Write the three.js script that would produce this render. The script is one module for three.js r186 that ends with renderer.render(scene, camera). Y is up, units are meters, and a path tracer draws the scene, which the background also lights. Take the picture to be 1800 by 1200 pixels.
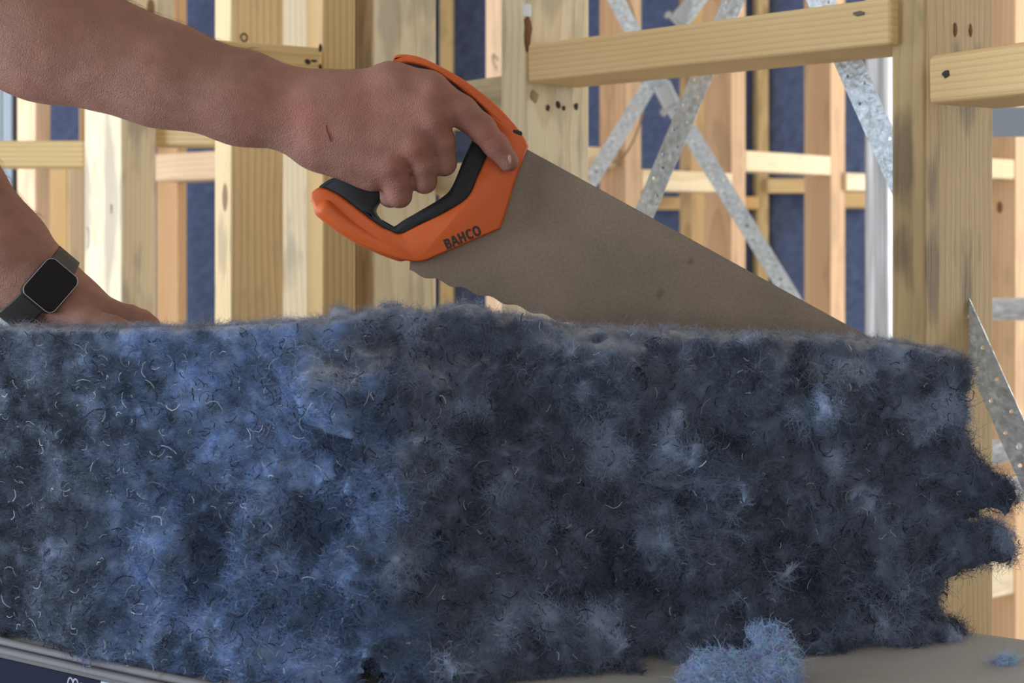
import * as THREE from 'three';
import { RoundedBoxGeometry } from 'three/addons/geometries/RoundedBoxGeometry.js';
import { TextGeometry } from 'three/addons/geometries/TextGeometry.js';
import { FontLoader } from 'three/addons/loaders/FontLoader.js';
import { RectAreaLightUniformsLib } from 'three/addons/lights/RectAreaLightUniformsLib.js';
import { mergeGeometries, mergeVertices, toCreasedNormals } from 'three/addons/utils/BufferGeometryUtils.js';

// ------------------------------------------------------------------ camera, sky, daylight, exposure
const F = 2400, HOR = 410, EYE = 1.05;                       // focal length and eye line in pixels of the 1800 x 1200 frame
const scene = new THREE.Scene();
const camera = new THREE.PerspectiveCamera(2 * Math.atan(600 / F) * 180 / Math.PI, 1.5, 0.05, 60);
camera.position.set(0, EYE, 0);
camera.lookAt(0, EYE, -1);
camera.setViewOffset(1800, 1200, 0, 600 - HOR, 1800, 1200);
camera.focus = 1.06; camera.userData.fStop = 9;
scene.background = new THREE.Color(0.62, 0.78, 1.0);         // overcast daylight outside the openings
scene.backgroundIntensity = 1.0;
const renderer = new THREE.WebGLRenderer({ antialias: true });
renderer.toneMapping = THREE.LinearToneMapping;
renderer.toneMappingExposure = 1.0;
renderer.shadowMap.enabled = true;
RectAreaLightUniformsLib.init();
function skylight(name, hex, power, w, h, p, target) {
  const l = new THREE.RectAreaLight(new THREE.Color(...hex), power, w, h);
  l.name = name; l.position.set(...p); l.lookAt(...target); scene.add(l);
}
skylight('daylight_window', [1, 0.96, 0.90], 5.2, 1.7, 1.5, [-2.36, 1.4, -2.75], [0, 1.2, -2.75]);
skylight('daylight_door', [0.70, 0.84, 1.0], 12.5, 1.0, 1.9, [-2.36, 1.0, -0.35], [0, 1.0, -0.35]);
skylight('daylight_front', [1, 0.88, 0.76], 1.1, 3.0, 1.7, [1.0, 1.5, 2.36], [1.0, 1.5, 0]);
skylight('daylight_right', [1, 0.95, 0.86], 7, 1.7, 1.5, [2.66, 1.3, -2.9], [0, 1.1, -2.9]);

// ------------------------------------------------------------------ helpers
const V = (x, y, z) => new THREE.Vector3(x, y, z);
const at = (px, py, d) => V((px - 900) / F * d, EYE - (py - HOR) / F * d, -d);
let seed = 12345;
const rnd = () => { seed = (seed + 0x6d2b79f5) | 0; let t = Math.imul(seed ^ (seed >>> 15), 1 | seed); t = (t + Math.imul(t ^ (t >>> 7), 61 | t)) ^ t; return ((t ^ (t >>> 14)) >>> 0) / 4294967296; };
const rr = (a, b) => a + (b - a) * rnd();
const clamp = (x, a, b) => x < a ? a : x > b ? b : x;
const sstep = (a, b, x) => { const t = clamp((x - a) / (b - a), 0, 1); return t * t * (3 - 2 * t); };
const lerp = (a, b, t) => a + (b - a) * t;
const PERM = new Uint8Array(512);
{ const p = [...Array(256).keys()]; for (let i = 255; i > 0; i--) { const j = Math.floor(rnd() * (i + 1)); [p[i], p[j]] = [p[j], p[i]]; } for (let i = 0; i < 512; i++) PERM[i] = p[i & 255]; }
const gr = (h, x, y, z) => { h &= 15; const u = h < 8 ? x : y, v = h < 4 ? y : h === 12 || h === 14 ? x : z; return ((h & 1) ? -u : u) + ((h & 2) ? -v : v); };
function noise(x, y, z) {
  const fx = Math.floor(x), fy = Math.floor(y), fz = Math.floor(z), X = fx & 255, Y = fy & 255, Z = fz & 255;
  x -= fx; y -= fy; z -= fz;
  const u = x * x * x * (x * (x * 6 - 15) + 10), v = y * y * y * (y * (y * 6 - 15) + 10), w = z * z * z * (z * (z * 6 - 15) + 10);
  const A = PERM[X] + Y, AA = PERM[A] + Z, AB = PERM[A + 1] + Z, B = PERM[X + 1] + Y, BA = PERM[B] + Z, BB = PERM[B + 1] + Z;
  return lerp(lerp(lerp(gr(PERM[AA], x, y, z), gr(PERM[BA], x - 1, y, z), u), lerp(gr(PERM[AB], x, y - 1, z), gr(PERM[BB], x - 1, y - 1, z), u), v),
    lerp(lerp(gr(PERM[AA + 1], x, y, z - 1), gr(PERM[BA + 1], x - 1, y, z - 1), u), lerp(gr(PERM[AB + 1], x, y - 1, z - 1), gr(PERM[BB + 1], x - 1, y - 1, z - 1), u), v), w);
}
const fbm = (x, y, z, o) => { let s = 0, a = 0.5; for (let i = 0; i < o; i++) { s += a * noise(x, y, z); x = x * 2.03 + 7.1; y = y * 2.03 + 3.7; z = z * 2.03 + 1.9; a *= 0.5; } return s; };
function interp(tab, x) {                                     // piecewise linear table [[x, y], ...]
  if (x <= tab[0][0]) return tab[0][1];
  for (let i = 1; i < tab.length; i++) if (x <= tab[i][0]) return lerp(tab[i - 1][1], tab[i][1], (x - tab[i - 1][0]) / (tab[i][0] - tab[i - 1][0]));
  return tab[tab.length - 1][1];
}
const taken = {};
const numbered = (n) => { const k = taken[n] = (taken[n] ?? -1) + 1; return k ? n + '_' + String(k).padStart(3, '0') : n; };
function shade(m) { m.castShadow = true; m.receiveShadow = true; return m; }
function tag(o, label, category, group) { o.userData.label = label; o.userData.category = category; if (group) o.userData.group = group; return o; }
function mesh(name, g, m, parent) { const o = shade(new THREE.Mesh(g, m)); o.name = parent ? name : numbered(name); (parent ?? scene).add(o); return o; }
function part(name, g, m, parent) { const used = parent.children.filter((c) => c.name.replace(/_\d{3}$/, '') === name).length; const o = mesh(name + (used ? '_' + String(used).padStart(3, '0') : ''), g, m, parent); return o; }
function struct(name, g, m) { const o = shade(new THREE.Mesh(g, m)); o.name = name; o.userData.kind = 'structure'; scene.add(o); return o; }
function group(name, p = V(0, 0, 0)) { const o = new THREE.Group(); o.name = numbered(name); o.position.copy(p); scene.add(o); return o; }
const std = (o) => new THREE.MeshStandardMaterial({ roughness: 0.8, ...o });
const lin = (r, g, b) => new THREE.Color(r, g, b);

// box mapped in metres: v runs along the local y axis (the grain), each face gets its own stretch of the board texture
function uvBox(g, uRep, vRep, off = rnd() * 10) {
  g = g.index ? g.toNonIndexed() : g;
  const p = g.attributes.position, uv = new Float32Array(p.count * 2), a = V(), b = V(), c = V(), n = V();
  for (let i = 0; i < p.count; i += 3) {
    a.fromBufferAttribute(p, i); b.fromBufferAttribute(p, i + 1); c.fromBufferAttribute(p, i + 2);
    n.crossVectors(b.clone().sub(a), c.clone().sub(a));
    const ax = Math.abs(n.x), ay = Math.abs(n.y), az = Math.abs(n.z);
    [a, b, c].forEach((q, k) => {
      let u, v;
      if (ay > ax && ay > az) { u = q.x; v = q.z + off; } else if (ax > az) { u = q.z + 0.12 + off * 0.31; v = q.y + off * 1.7; } else { u = q.x + off * 0.47; v = q.y + off; }
      uv[(i + k) * 2] = u / uRep; uv[(i + k) * 2 + 1] = v / vRep;
    });
  }
  g.setAttribute('uv', new THREE.BufferAttribute(uv, 2));
  return g;
}
const box = (w, h, d, r = 0.002) => new RoundedBoxGeometry(w, h, d, 2, Math.min(r, w / 2.1, h / 2.1, d / 2.1));
function dataTex(w, h, fn, srgb = true) {
  const a = new Uint8Array(w * h * 4);
  for (let y = 0; y < h; y++) for (let x = 0; x < w; x++) { const c = fn(x, y), o = (y * w + x) * 4; a[o] = clamp(c[0], 0, 1) * 255; a[o + 1] = clamp(c[1], 0, 1) * 255; a[o + 2] = clamp(c[2], 0, 1) * 255; a[o + 3] = 255; }
  const t = new THREE.DataTexture(a, w, h); t.wrapS = t.wrapT = THREE.MirroredRepeatWrapping; t.magFilter = THREE.LinearFilter; t.minFilter = THREE.LinearMipmapLinearFilter; t.generateMipmaps = true;
  if (srgb) t.colorSpace = THREE.SRGBColorSpace; t.needsUpdate = true; return t;
}

// ------------------------------------------------------------------ sawn pine: growth rings cut by the plane of the face
const WU = 0.25, WV = 0.75;
function pineTex(o) {
  const W = 512, H = 1024, knots = o.knots ?? [];
  const b = [], fn = (x, y) => {
    const u = x / W * WU, v = y / H * WV;
    let du = 0, kn = 0, kd = 1;
    for (const [ku, kv, kr] of knots) { const dx = u - ku, dy = (v - kv) * 0.55, r = Math.hypot(dx, dy); du += (dx > 0 ? 1 : -1) * kr * 1.1 * Math.exp(-r * r / (kr * kr * 5)); if (r < kd) { kd = r; kn = kr; } }
    const wob = fbm(u * 9 + o.s, v * 1.6, o.s * 3.1, 3) * o.wob, r = Math.hypot(u - o.cx - du + wob, o.depth + (v - 0.35) * o.slope + fbm(u * 3, v * 2.2, o.s + 9, 2) * o.wob);
    const ring = (r / o.ring) % 1, late = Math.pow(ring, 2.6) * (1 - sstep(0.93, 1, ring)), fib = noise(u * 900, v * 22, o.s) * 0.5 + noise(u * 2300, v * 60, o.s + 4) * 0.3;
    const tone = 0.5 + fbm(u * 14, v * 3, o.s + 20, 3) * 0.9;
    let k = late * o.contrast + fib * 0.10 * (0.4 + o.contrast) + (tone - 0.5) * 0.25;
    let c = [0, 1, 2].map((i) => o.early[i] + (o.late[i] - o.early[i]) * k);
    if (kn) { const q = kd / kn, rg = 0.5 + 0.5 * Math.sin(kd * 2600); const w = (1 - sstep(0.75, 1.05, q)) * 0.75 + sstep(0.8, 0.95, q) * (1 - sstep(0.97, 1.2, q)) * 0.5; c = c.map((z, i) => z + ([0.45, 0.29, 0.16][i] * (0.75 + 0.25 * rg) - z) * clamp(w, 0, 0.9)); }
    if (o.stain) { const st = sstep(0.12, 0.42, fbm(u * 22, v * 6, o.s + 40, 4) + 0.1) * o.stain; c = [c[0] * (1 - 0.30 * st), c[1] * (1 - 0.30 * st), c[2] * (1 - 0.26 * st)]; }
    b.push(0.55 - late * 0.4 + fib * 0.6);
    return c;
  };
  const map = dataTex(W, H, fn);
  let i = 0; const bump = dataTex(W, H, () => { const z = b[i++]; return [z, z, z]; }, false);
  return { map, bump };
}
const PALE = { early: [0.92, 0.87, 0.77], late: [0.80, 0.68, 0.51] };
const YEL = { early: [0.89, 0.80, 0.635], late: [0.71, 0.56, 0.38] };
const PINK = { early: [0.88, 0.77, 0.645], late: [0.71, 0.54, 0.42] };
const TREAT = { early: [0.80, 0.725, 0.575], late: [0.60, 0.49, 0.35] };
const T = {
  pale: pineTex({ ...PALE, s: 1.3, cx: 0.02, depth: 0.11, slope: 0.03, ring: 0.0075, wob: 0.012, contrast: 0.45, stain: 0.5 }),
  paleKnot: pineTex({ ...PALE, s: 5.3, cx: 0.10, depth: 0.05, slope: 0.06, ring: 0.008, wob: 0.014, contrast: 0.5, stain: 0.6, knots: [[0.06, 0.28, 0.009], [0.19, 0.6, 0.007]] }),
  edge: pineTex({ ...YEL, s: 2.7, cx: -0.30, depth: 0.02, slope: 0.004, ring: 0.0085, wob: 0.006, contrast: 0.62 }),
  fine: pineTex({ ...YEL, s: 12.7, cx: -0.35, depth: 0.05, slope: 0.012, ring: 0.0066, wob: 0.009, contrast: 0.36 }),
  tan: pineTex({ ...YEL, s: 3.9, cx: 0.09, depth: 0.035, slope: 0.045, ring: 0.010, wob: 0.016, contrast: 0.55, stain: 0.5, knots: [[0.16, 0.5, 0.010]] }),
  cath: pineTex({ ...PINK, s: 7.1, cx: 0.06, depth: 0.012, slope: 0.09, ring: 0.008, wob: 0.010, contrast: 0.75 }),
  pink: pineTex({ ...PINK, s: 8.7, cx: 0.2, depth: 0.09, slope: 0.02, ring: 0.009, wob: 0.012, contrast: 0.4, stain: 0.3, knots: [[0.07, 0.2, 0.006]] }),
  treat: pineTex({ ...TREAT, s: 11.1, cx: 0.12, depth: 0.06, slope: 0.02, ring: 0.009, wob: 0.016, contrast: 0.30, stain: 1.0 }),
};
const woodCache = {};
function wood(kind, tone = [1, 1, 1]) {
  const key = kind + tone.join(); if (woodCache[key]) return woodCache[key];
  return woodCache[key] = std({ map: T[kind].map, bumpMap: T[kind].bump, bumpScale: 0.0005, color: lin(...tone), roughness: 0.72 });
}

// ------------------------------------------------------------------ the room
const X0 = -2.4, X1 = 2.7, Z0 = -4.5, Z1 = 2.4, CEIL = 2.5;
const concrete = std({ color: lin(0.52, 0.50, 0.47), roughness: 0.85 });
const plaster = std({ color: lin(0.62, 0.58, 0.52), roughness: 0.9 });
const wrap = std({ color: lin(0.03, 0.035, 0.06), roughness: 0.8 });
const boxAt = (x0, x1, y0, y1, z0, z1) => new THREE.BoxGeometry(x1 - x0, y1 - y0, z1 - z0).translate((x0 + x1) / 2, (y0 + y1) / 2, (z0 + z1) / 2);
struct('floor', boxAt(X0 - 0.2, X1 + 0.2, -0.15, 0, Z0 - 0.2, Z1 + 0.2), concrete);
struct('ceiling', boxAt(X0 - 0.2, X1 + 0.2, CEIL, CEIL + 0.12, Z0 - 0.2, Z1 + 0.2), plaster);
struct('wall_back', boxAt(X0, X1, 0, CEIL, Z0 - 0.2, Z0), wrap);
function sideWall(name, x, thick, holes) {                    // a wall along z with openings [z0, z1, y0, y1]
  const gs = []; let z = Z0 - 0.2;
  for (const [a, b, lo, hi] of holes) { gs.push(boxAt(x, x + thick, 0, CEIL, z, a)); if (lo > 0) gs.push(boxAt(x, x + thick, 0, lo, a, b)); gs.push(boxAt(x, x + thick, hi, CEIL, a, b)); z = b; }
  gs.push(boxAt(x, x + thick, 0, CEIL, z, Z1 + 0.2));
  struct(name, mergeGeometries(gs), plaster);
}
sideWall('wall_left', X0 - 0.2, 0.2, [[-3.6, -1.9, 0.65, 2.15], [-0.85, 0.15, 0, 1.98]]);
sideWall('wall_right', X1, 0.2, [[-3.75, -2.05, 0.55, 2.05]]);
struct('wall_front', mergeGeometries([boxAt(X0, -0.55, 0, CEIL, Z1, Z1 + 0.2), boxAt(2.55, X1, 0, CEIL, Z1, Z1 + 0.2), boxAt(-0.55, 2.55, 0, 0.6, Z1, Z1 + 0.2), boxAt(-0.55, 2.55, 2.35, CEIL, Z1, Z1 + 0.2)]), plaster);

// ------------------------------------------------------------------ timbers
// an upright: its left visible face spans pixels xa..xb, its right visible face xb..xc, the shared arris stands at depth d; th is the turn of the left face
function stud(label, xa, xb, xc, d, th, kindName, tone, o = {}) {
  th = th * Math.PI / 180;
  const ka = (xa - 900) / F, kb = (xb - 900) / F, kc = (xc - 900) / F, c = Math.cos(th), s = Math.sin(th), xr = kb * d;
  const w = (xr - ka * d) / (c + ka * s), dep = o.depth ?? (kc * d - xr) / (s - kc * c);
  const y0 = o.y0 ?? 0, y1 = o.y1 ?? CEIL, h = y1 - y0;
  const g = uvBox(box(w, h, dep, 0.003).translate(-w / 2, h / 2, -dep / 2), WU, WV, o.off ?? rnd() * 10);
  const m = mesh(o.name ?? 'wall_stud', g, wood(kindName, tone));
  m.position.set(xr, y0, -d); m.rotation.y = -th;             // local -x runs left and away, local -z runs right and away
  if (globalThis.dbg) console.log(label, w.toFixed(3), dep.toFixed(3));
  tag(m, label, 'stud', o.group);
  return m;
}
// a horizontal: front face from pixel xa (depth da) to xb (depth db), its top edge at pixel ya above xa
function nog(label, xa, da, xb, db, ya, h, dep, kindName, tone, o = {}) {
  const A = at(xa, ya, da), B = V((xb - 900) / F * db, A.y, -db), L = A.distanceTo(B);
  const g = uvBox(box(h, L, dep, o.round ?? 0.004), WU, WV, o.off ?? rnd() * 10).rotateZ(-Math.PI / 2).translate(L / 2, -h / 2, -dep / 2);   // length along +x, front face at z = 0
  const m = mesh('nogging', g, wood(kindName, tone));
  m.position.copy(A); m.rotation.y = Math.atan2(-(B.z - A.z), B.x - A.x);
  tag(m, label, o.category ?? 'nogging', o.group);
  return m;
}
const dark = std({ color: lin(0.035, 0.026, 0.02), roughness: 0.9 }), rustMat = std({ color: lin(0.16, 0.075, 0.03), roughness: 0.9 });
const zincMat = std({ color: lin(0.55, 0.58, 0.6), metalness: 0.7, roughness: 0.45 });
// a torn nail hole: a small ragged pit of bruised fibre on a face; p in world, n its normal
function pit(parent, p, n, r, long = 1.6, mat = dark) {
  const g = new THREE.IcosahedronGeometry(r, 2), q = g.attributes.position, v = V();
  for (let i = 0; i < q.count; i++) { v.fromBufferAttribute(q, i); const k = 1 + 0.55 * noise(v.x / r * 1.6 + p.x * 90, v.y / r * 1.6 + p.y * 90, v.z / r); q.setXYZ(i, v.x * k, v.y * k * long, v.z * 0.22); }
  g.computeVertexNormals();
  const m = part('nail_hole', g, mat, parent);
  parent.updateMatrixWorld(true);
  const t = new THREE.Object3D(); t.position.copy(p); t.lookAt(p.clone().add(n)); t.updateMatrix();
  m.applyMatrix4(t.matrix.clone().premultiply(parent.matrixWorld.clone().invert()));
}
// point where the ray of a pixel meets the plane of a timber's local face: 'f' = local z = 0 plane, 'r' = local x = 0 plane
function onFace(o, px, py, face) {
  o.updateMatrixWorld(true);
  const n = (face === 'f' ? V(0, 0, 1) : V(1, 0, 0)).transformDirection(o.matrixWorld), p0 = V(0, 0, 0).applyMatrix4(o.matrixWorld), e = V(0, EYE, 0), dir = at(px, py, 1).sub(e);
  const t = p0.clone().sub(e).dot(n) / dir.dot(n);
  return [e.clone().addScaledVector(dir, t).addScaledVector(n, 0.0004), n];
}
const A1 = 'framing timbers of the near angled wall', B1 = 'studs of the far angled wall';
const sR = stud('thick weathered brown stud right of the saw, with two torn nail holes near the top', 1567, 1626, 1746, 1.28, 46, 'treat', [0.84, 0.76, 0.62], { group: A1, off: 3.1 });
const sM = stud('pale stud behind the saw handle corner, with a cluster of black nail holes', 880, 925, 1036, 1.63, 50, 'pale', [0.95, 0.93, 0.85], { group: A1, off: 7.7 });
const n0 = nog('long yellowish horizontal timber spanning between two studs above the saw blade', 927, 1.617, 1566, 1.29, 78, 0.045, 0.09, 'fine', [0.92, 0.84, 0.70], { off: 2.2, group: A1 });
const nR = nog('short round-ended horizontal timber at the upper right corner with one nail hole', 1630, 1.24, 1900, 1.10, 97, 0.045, 0.09, 'fine', [0.80, 0.70, 0.55], { round: 0.006, off: 5.4, group: A1 });
for (const [px, py, r] of [[1679, 52, 0.0034], [1706, 54, 0.003]]) pit(sR, ...onFace(sR, px, py, 'r'), r, 2.0, rustMat);
for (const [px, py, r, m] of [[963, 190, 0.003, dark], [981, 184, 0.0035, dark], [991, 190, 0.0025, dark], [1013, 187, 0.0035, dark]]) pit(sM, ...onFace(sM, px, py, 'r'), r, 1.2, m);
for (const [px, py, r] of [[939, 170, 0.006]]) pit(sM, ...onFace(sM, px, py, 'r'), r, 1.2, std({ color: lin(0.36, 0.25, 0.13) }));
pit(sM, ...onFace(sM, 927, 50, 'r'), 0.006, 4.2, rustMat);
pit(nR, ...onFace(nR, 1663, 130, 'f'), 0.004, 0.8, dark);
pit(n0, ...onFace(n0, 1510, 24, 'f'), 0.006, 0.4, std({ color: lin(0.14, 0.12, 0.1) }));
{ const m = part('metal_staple', box(0.012, 0.016, 0.002, 0.0008), zincMat, sM); const [p, n] = onFace(sM, 926, 18, 'r'); sM.updateMatrixWorld(true); const t = new THREE.Object3D(); t.position.copy(p); t.lookAt(p.clone().add(n)); t.updateMatrix(); m.applyMatrix4(t.matrix.clone().premultiply(sM.matrixWorld.clone().invert())); }

stud('broad whitish stud behind the saw hand, left of the blue gap', 625, 656, 767, 1.80, 60, 'pale', [1.0, 0.98, 0.9], { group: A1, off: 1.2 });
stud('orange-brown stud with straight vertical grain just left of the saw hand', 567, 625, 625, 1.78, -22, 'edge', [0.9, 0.82, 0.66], { depth: 0.09, off: 4.4 });
stud('pale stud seen between two darker ones behind the saw arm', 494, 568, 568, 2.15, 8, 'pale', [1.0, 0.95, 0.86], { depth: 0.09, off: 6.1 });
const s3 = stud('two-toned stud with a dark ring knot on its tan face, crossed by the saw arm', 377, 406, 499, 1.86, 58, 'tan', [0.90, 0.87, 0.80], { group: A1, off: 2.9 });
const n3 = nog('tan horizontal timber with a split nail hole at its end, just above the saw arm', 330, 1.66, 567, 1.75, 66, 0.075, 0.03, 'tan', [0.92, 0.83, 0.66], { off: 8.2 });
{ const [p, n] = onFace(s3, 429, 66, 'r'); const ring = part('knot', new THREE.TorusGeometry(0.0045, 0.0011, 8, 24).scale(1, 1.15, 0.3), std({ color: lin(0.05, 0.03, 0.02) }), s3); s3.updateMatrixWorld(true); const t = new THREE.Object3D(); t.position.copy(p); t.lookAt(p.clone().add(n)); t.updateMatrix(); ring.applyMatrix4(t.matrix.clone().premultiply(s3.matrixWorld.clone().invert())); }
pit(n3, ...onFace(n3, 541, 108, 'f'), 0.0036, 1.0, dark); pit(n3, ...onFace(n3, 552, 107, 'f'), 0.0045, 0.4, dark); pit(n3, ...onFace(n3, 563, 85, 'f'), 0.0022, 2.6, dark); pit(n3, ...onFace(n3, 563, 122, 'f'), 0.0022, 3.6, dark);

const s4 = stud('bright cream stud with a half-ring knot, right beside the watch wrist', 148, 213, 275, 2.2, 45, 'paleKnot', [0.93, 0.91, 0.86], { off: 0.4 });
{ const [p, n] = onFace(s4, 153, 418, 'f'); const ring = part('knot', new THREE.TorusGeometry(0.015, 0.0011, 8, 24, Math.PI).rotateZ(-Math.PI / 2).scale(0.55, 1.1, 0.3), std({ color: lin(0.08, 0.05, 0.03) }), s4); s4.updateMatrixWorld(true); const t = new THREE.Object3D(); t.position.copy(p); t.lookAt(p.clone().add(n)); t.updateMatrix(); ring.applyMatrix4(t.matrix.clone().premultiply(s4.matrixWorld.clone().invert())); pit(s4, ...onFace(s4, 196, 367, 'f'), 0.002, 4, rustMat); }
nog('yellow horizontal timber with wavy grain at the left edge below the saw arm', -140, 2.35, 148, 2.35, 247, 0.045, 0.09, 'edge', [0.95, 0.88, 0.7], { off: 3.3 });
nog('short pale horizontal timber directly under the saw arm, upper of two', 255, 2.26, 378, 2.26, 207, 0.045, 0.09, 'edge', [1, 0.95, 0.82], { off: 9.3 });
nog('short pinkish horizontal timber under the saw arm, lower of two', 270, 3.0, 384, 2.86, 271, 0.060, 0.09, 'pink', [1, 0.98, 0.94], { off: 1.3 });
stud('orange pine stud with arched grain under the saw arm', 275, 313, 329, 3.05, 30, 'cath', [1.02, 0.9, 0.72], { off: 0.9 });
stud('pale stud at the top left, seen just above the saw arm', 228, 275, 275, 2.9, 10, 'pale', [0.9, 0.88, 0.84], { depth: 0.09, y0: 1.45, off: 4.9 });
const s6 = stud('stud with a pale rounded face and a brown screwed face near the left edge', 30, 62, 89, 2.75, 50, 'pink', [1.0, 0.94, 0.9], { off: 5.9 });
for (const [px, py] of [[74, 191], [78, 345]]) { const [p, n] = onFace(s6, px, py, 'r'); const m = part('screw_head', new THREE.SphereGeometry(0.003, 12, 8).scale(1, 1, 0.4), zincMat, s6); s6.updateMatrixWorld(true); const t = new THREE.Object3D(); t.position.copy(p); t.lookAt(p.clone().add(n)); t.updateMatrix(); m.applyMatrix4(t.matrix.clone().premultiply(s6.matrixWorld.clone().invert())); }
stud('short tan stud below the left horizontal timber, above the watch', 87, 119, 119, 2.95, 0, 'edge', [0.92, 0.82, 0.66], { depth: 0.045, y1: 1.19, off: 2.5 });
stud('short pale grey stud beside the cream stud, above the watch', 119, 149, 149, 2.94, 0, 'pale', [0.86, 0.82, 0.76], { depth: 0.045, y1: 1.19, off: 3.5 });
stud('thin tan stud strip left of the cream stud, above the left horizontal timber', 139, 149, 149, 2.98, 0, 'edge', [0.6, 0.5, 0.34], { depth: 0.09, y0: 1.2, off: 6.5 });

// far angled wall
stud('far pinkish stud behind the crossing of two metal straps', 1053, 1098, 1128, 2.80, 45, 'pink', [0.88, 0.80, 0.72], { group: B1, off: 1.9 });
stud('far two-toned stud seen through the middle of the straps', 1238, 1285, 1311, 3.06, 45, 'pink', [0.88, 0.80, 0.72], { group: B1, off: 3.7 });
stud('far two-toned stud just left of the grey steel post', 1413, 1460, 1486, 3.35, 45, 'pink', [0.88, 0.80, 0.72], { group: B1, off: 7.3 });
const sP = stud('far pinkish stud in the gap left of the long horizontal timber', 853, 899, 922, 2.60, 45, 'pink', [1.0, 0.95, 0.9], { group: B1, off: 9.1 });
{ const [p, n] = onFace(sP, 872, 110, 'f'); const ring = part('knot', new THREE.TorusGeometry(0.012, 0.0035, 8, 24, 4).scale(0.5, 1.3, 0.2).rotateZ(0.5), std({ color: lin(0.3, 0.22, 0.16) }), sP); sP.updateMatrixWorld(true); const t = new THREE.Object3D(); t.position.copy(p); t.lookAt(p.clone().add(n)); t.updateMatrix(); ring.applyMatrix4(t.matrix.clone().premultiply(sP.matrixWorld.clone().invert())); }
nog('pale far horizontal timber behind the broad metal strap', 1128, 2.86, 1288, 3.04, 297, 0.045, 0.06, 'pale', [1.05, 1.0, 0.9]);
nog('whitish far horizontal timber left of the grey steel post', 1311, 3.10, 1461, 3.33, 264, 0.047, 0.06, 'pale', [1.1, 1.05, 0.98]);
nog('short white far timber end touching the grey steel post', 1488, 3.38, 1536, 3.45, 303, 0.044, 0.06, 'pale', [1.15, 1.12, 1.05]);
nog('small far timber between the pale middle stud and the crossing straps', 1030, 2.76, 1099, 2.82, 257, 0.041, 0.06, 'pale', [0.98, 0.88, 0.72]);
nog('broad pale timber just above the curled fingers, behind the handle', 764, 1.86, 884, 1.74, 150, 0.06, 0.07, 'pale', [0.98, 0.96, 0.86], { off: 0.3 });
nog('pale timber seen through the opening of the saw handle', 764, 1.87, 884, 1.78, 288, 0.043, 0.07, 'pale', [0.98, 0.92, 0.8], { off: 4.3 });
// timbers within the insulated back wall
const C1 = 'dim studs in the insulated back wall';
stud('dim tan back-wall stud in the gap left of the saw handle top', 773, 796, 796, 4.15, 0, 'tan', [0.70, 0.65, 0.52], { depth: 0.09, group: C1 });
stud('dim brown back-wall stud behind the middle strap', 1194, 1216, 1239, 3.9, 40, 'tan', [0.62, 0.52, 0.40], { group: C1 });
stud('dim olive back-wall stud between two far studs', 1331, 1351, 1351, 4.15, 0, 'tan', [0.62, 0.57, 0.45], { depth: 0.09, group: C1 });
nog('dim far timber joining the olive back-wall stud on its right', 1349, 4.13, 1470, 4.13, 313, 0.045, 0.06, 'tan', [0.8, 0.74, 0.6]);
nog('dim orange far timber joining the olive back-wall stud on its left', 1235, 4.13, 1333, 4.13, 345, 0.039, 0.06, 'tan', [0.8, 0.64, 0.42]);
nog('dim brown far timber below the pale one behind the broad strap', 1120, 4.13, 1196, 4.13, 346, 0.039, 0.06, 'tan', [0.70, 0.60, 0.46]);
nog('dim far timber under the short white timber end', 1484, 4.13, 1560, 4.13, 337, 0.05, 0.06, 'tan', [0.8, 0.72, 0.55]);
// right edge of the frame
stud('tan and cream stud at the right edge behind the metal tubes', 1738, 1784, 1815, 2.62, 50, 'pink', [1.05, 0.96, 0.84], { off: 6.6 });
nog('pale short timber at the right edge under the grey steel beam', 1735, 2.55, 1784, 2.61, 277, 0.038, 0.05, 'pale', [1.1, 1.05, 0.9]);
nog('white short timber low at the right edge, below the metal tubes', 1700, 2.53, 1783, 2.605, 992, 0.074, 0.05, 'pale', [1.2, 1.2, 1.2]);

// ------------------------------------------------------------------ insulation batts in the back wall
const battMat = std({ vertexColors: true, roughness: 1 });
function batt(label, xa, xb, d, y0, y1) {
  const w = (xb - xa) / F * d, h = y1 - y0, g = box(w, h, 0.09, 0.02), big = new THREE.BoxGeometry(w, h, 0.09, Math.max(4, Math.round(w / 0.012)), Math.round(h / 0.012), 3), p = big.attributes.position, c = new Float32Array(p.count * 3);
  for (let i = 0; i < p.count; i++) {
    const x = p.getX(i), y = p.getY(i), z = p.getZ(i), n = fbm(x * 30 + xa, y * 30, z * 30, 3), e = Math.min(w / 2 - Math.abs(x), h / 2 - Math.abs(y));
    if (z > 0) p.setZ(i, z - 0.02 * (1 - sstep(0, 0.03, e)) + n * 0.012);
    const m = 0.5 + 0.9 * fbm(x * 55 + 3, y * 55 + xa, 2, 4), k = clamp(m, 0, 1);
    c[i * 3] = 0.035 + 0.05 * k; c[i * 3 + 1] = 0.05 + 0.065 * k; c[i * 3 + 2] = 0.105 + 0.12 * k;
  }
  big.setAttribute('color', new THREE.BufferAttribute(c, 3)); big.computeVertexNormals();
  const m = mesh('insulation_batt', big, battMat); m.position.set(((xa + xb) / 2 - 900) / F * d, (y0 + y1) / 2, -d - 0.045);
  tag(m, label, 'insulation', 'blue batts filling the back wall');
}
const BD = 4.22;
batt('blue insulation batt in the left gap beside the screwed stud', 60, 320, BD, 0.0, CEIL);
batt('blue insulation batt in the narrow gap under the saw arm', 322, 560, BD, 0.0, CEIL);
batt('blue insulation batt in the gap directly above the saw handle', 770, 900, BD, 0.0, CEIL);
batt('blue insulation batt beside the middle stud, behind the crossing straps', 902, 1206, BD, 0.0, CEIL);
batt('blue insulation batt left of the olive back-wall stud', 1208, 1340, BD, 0.0, CEIL);
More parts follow.
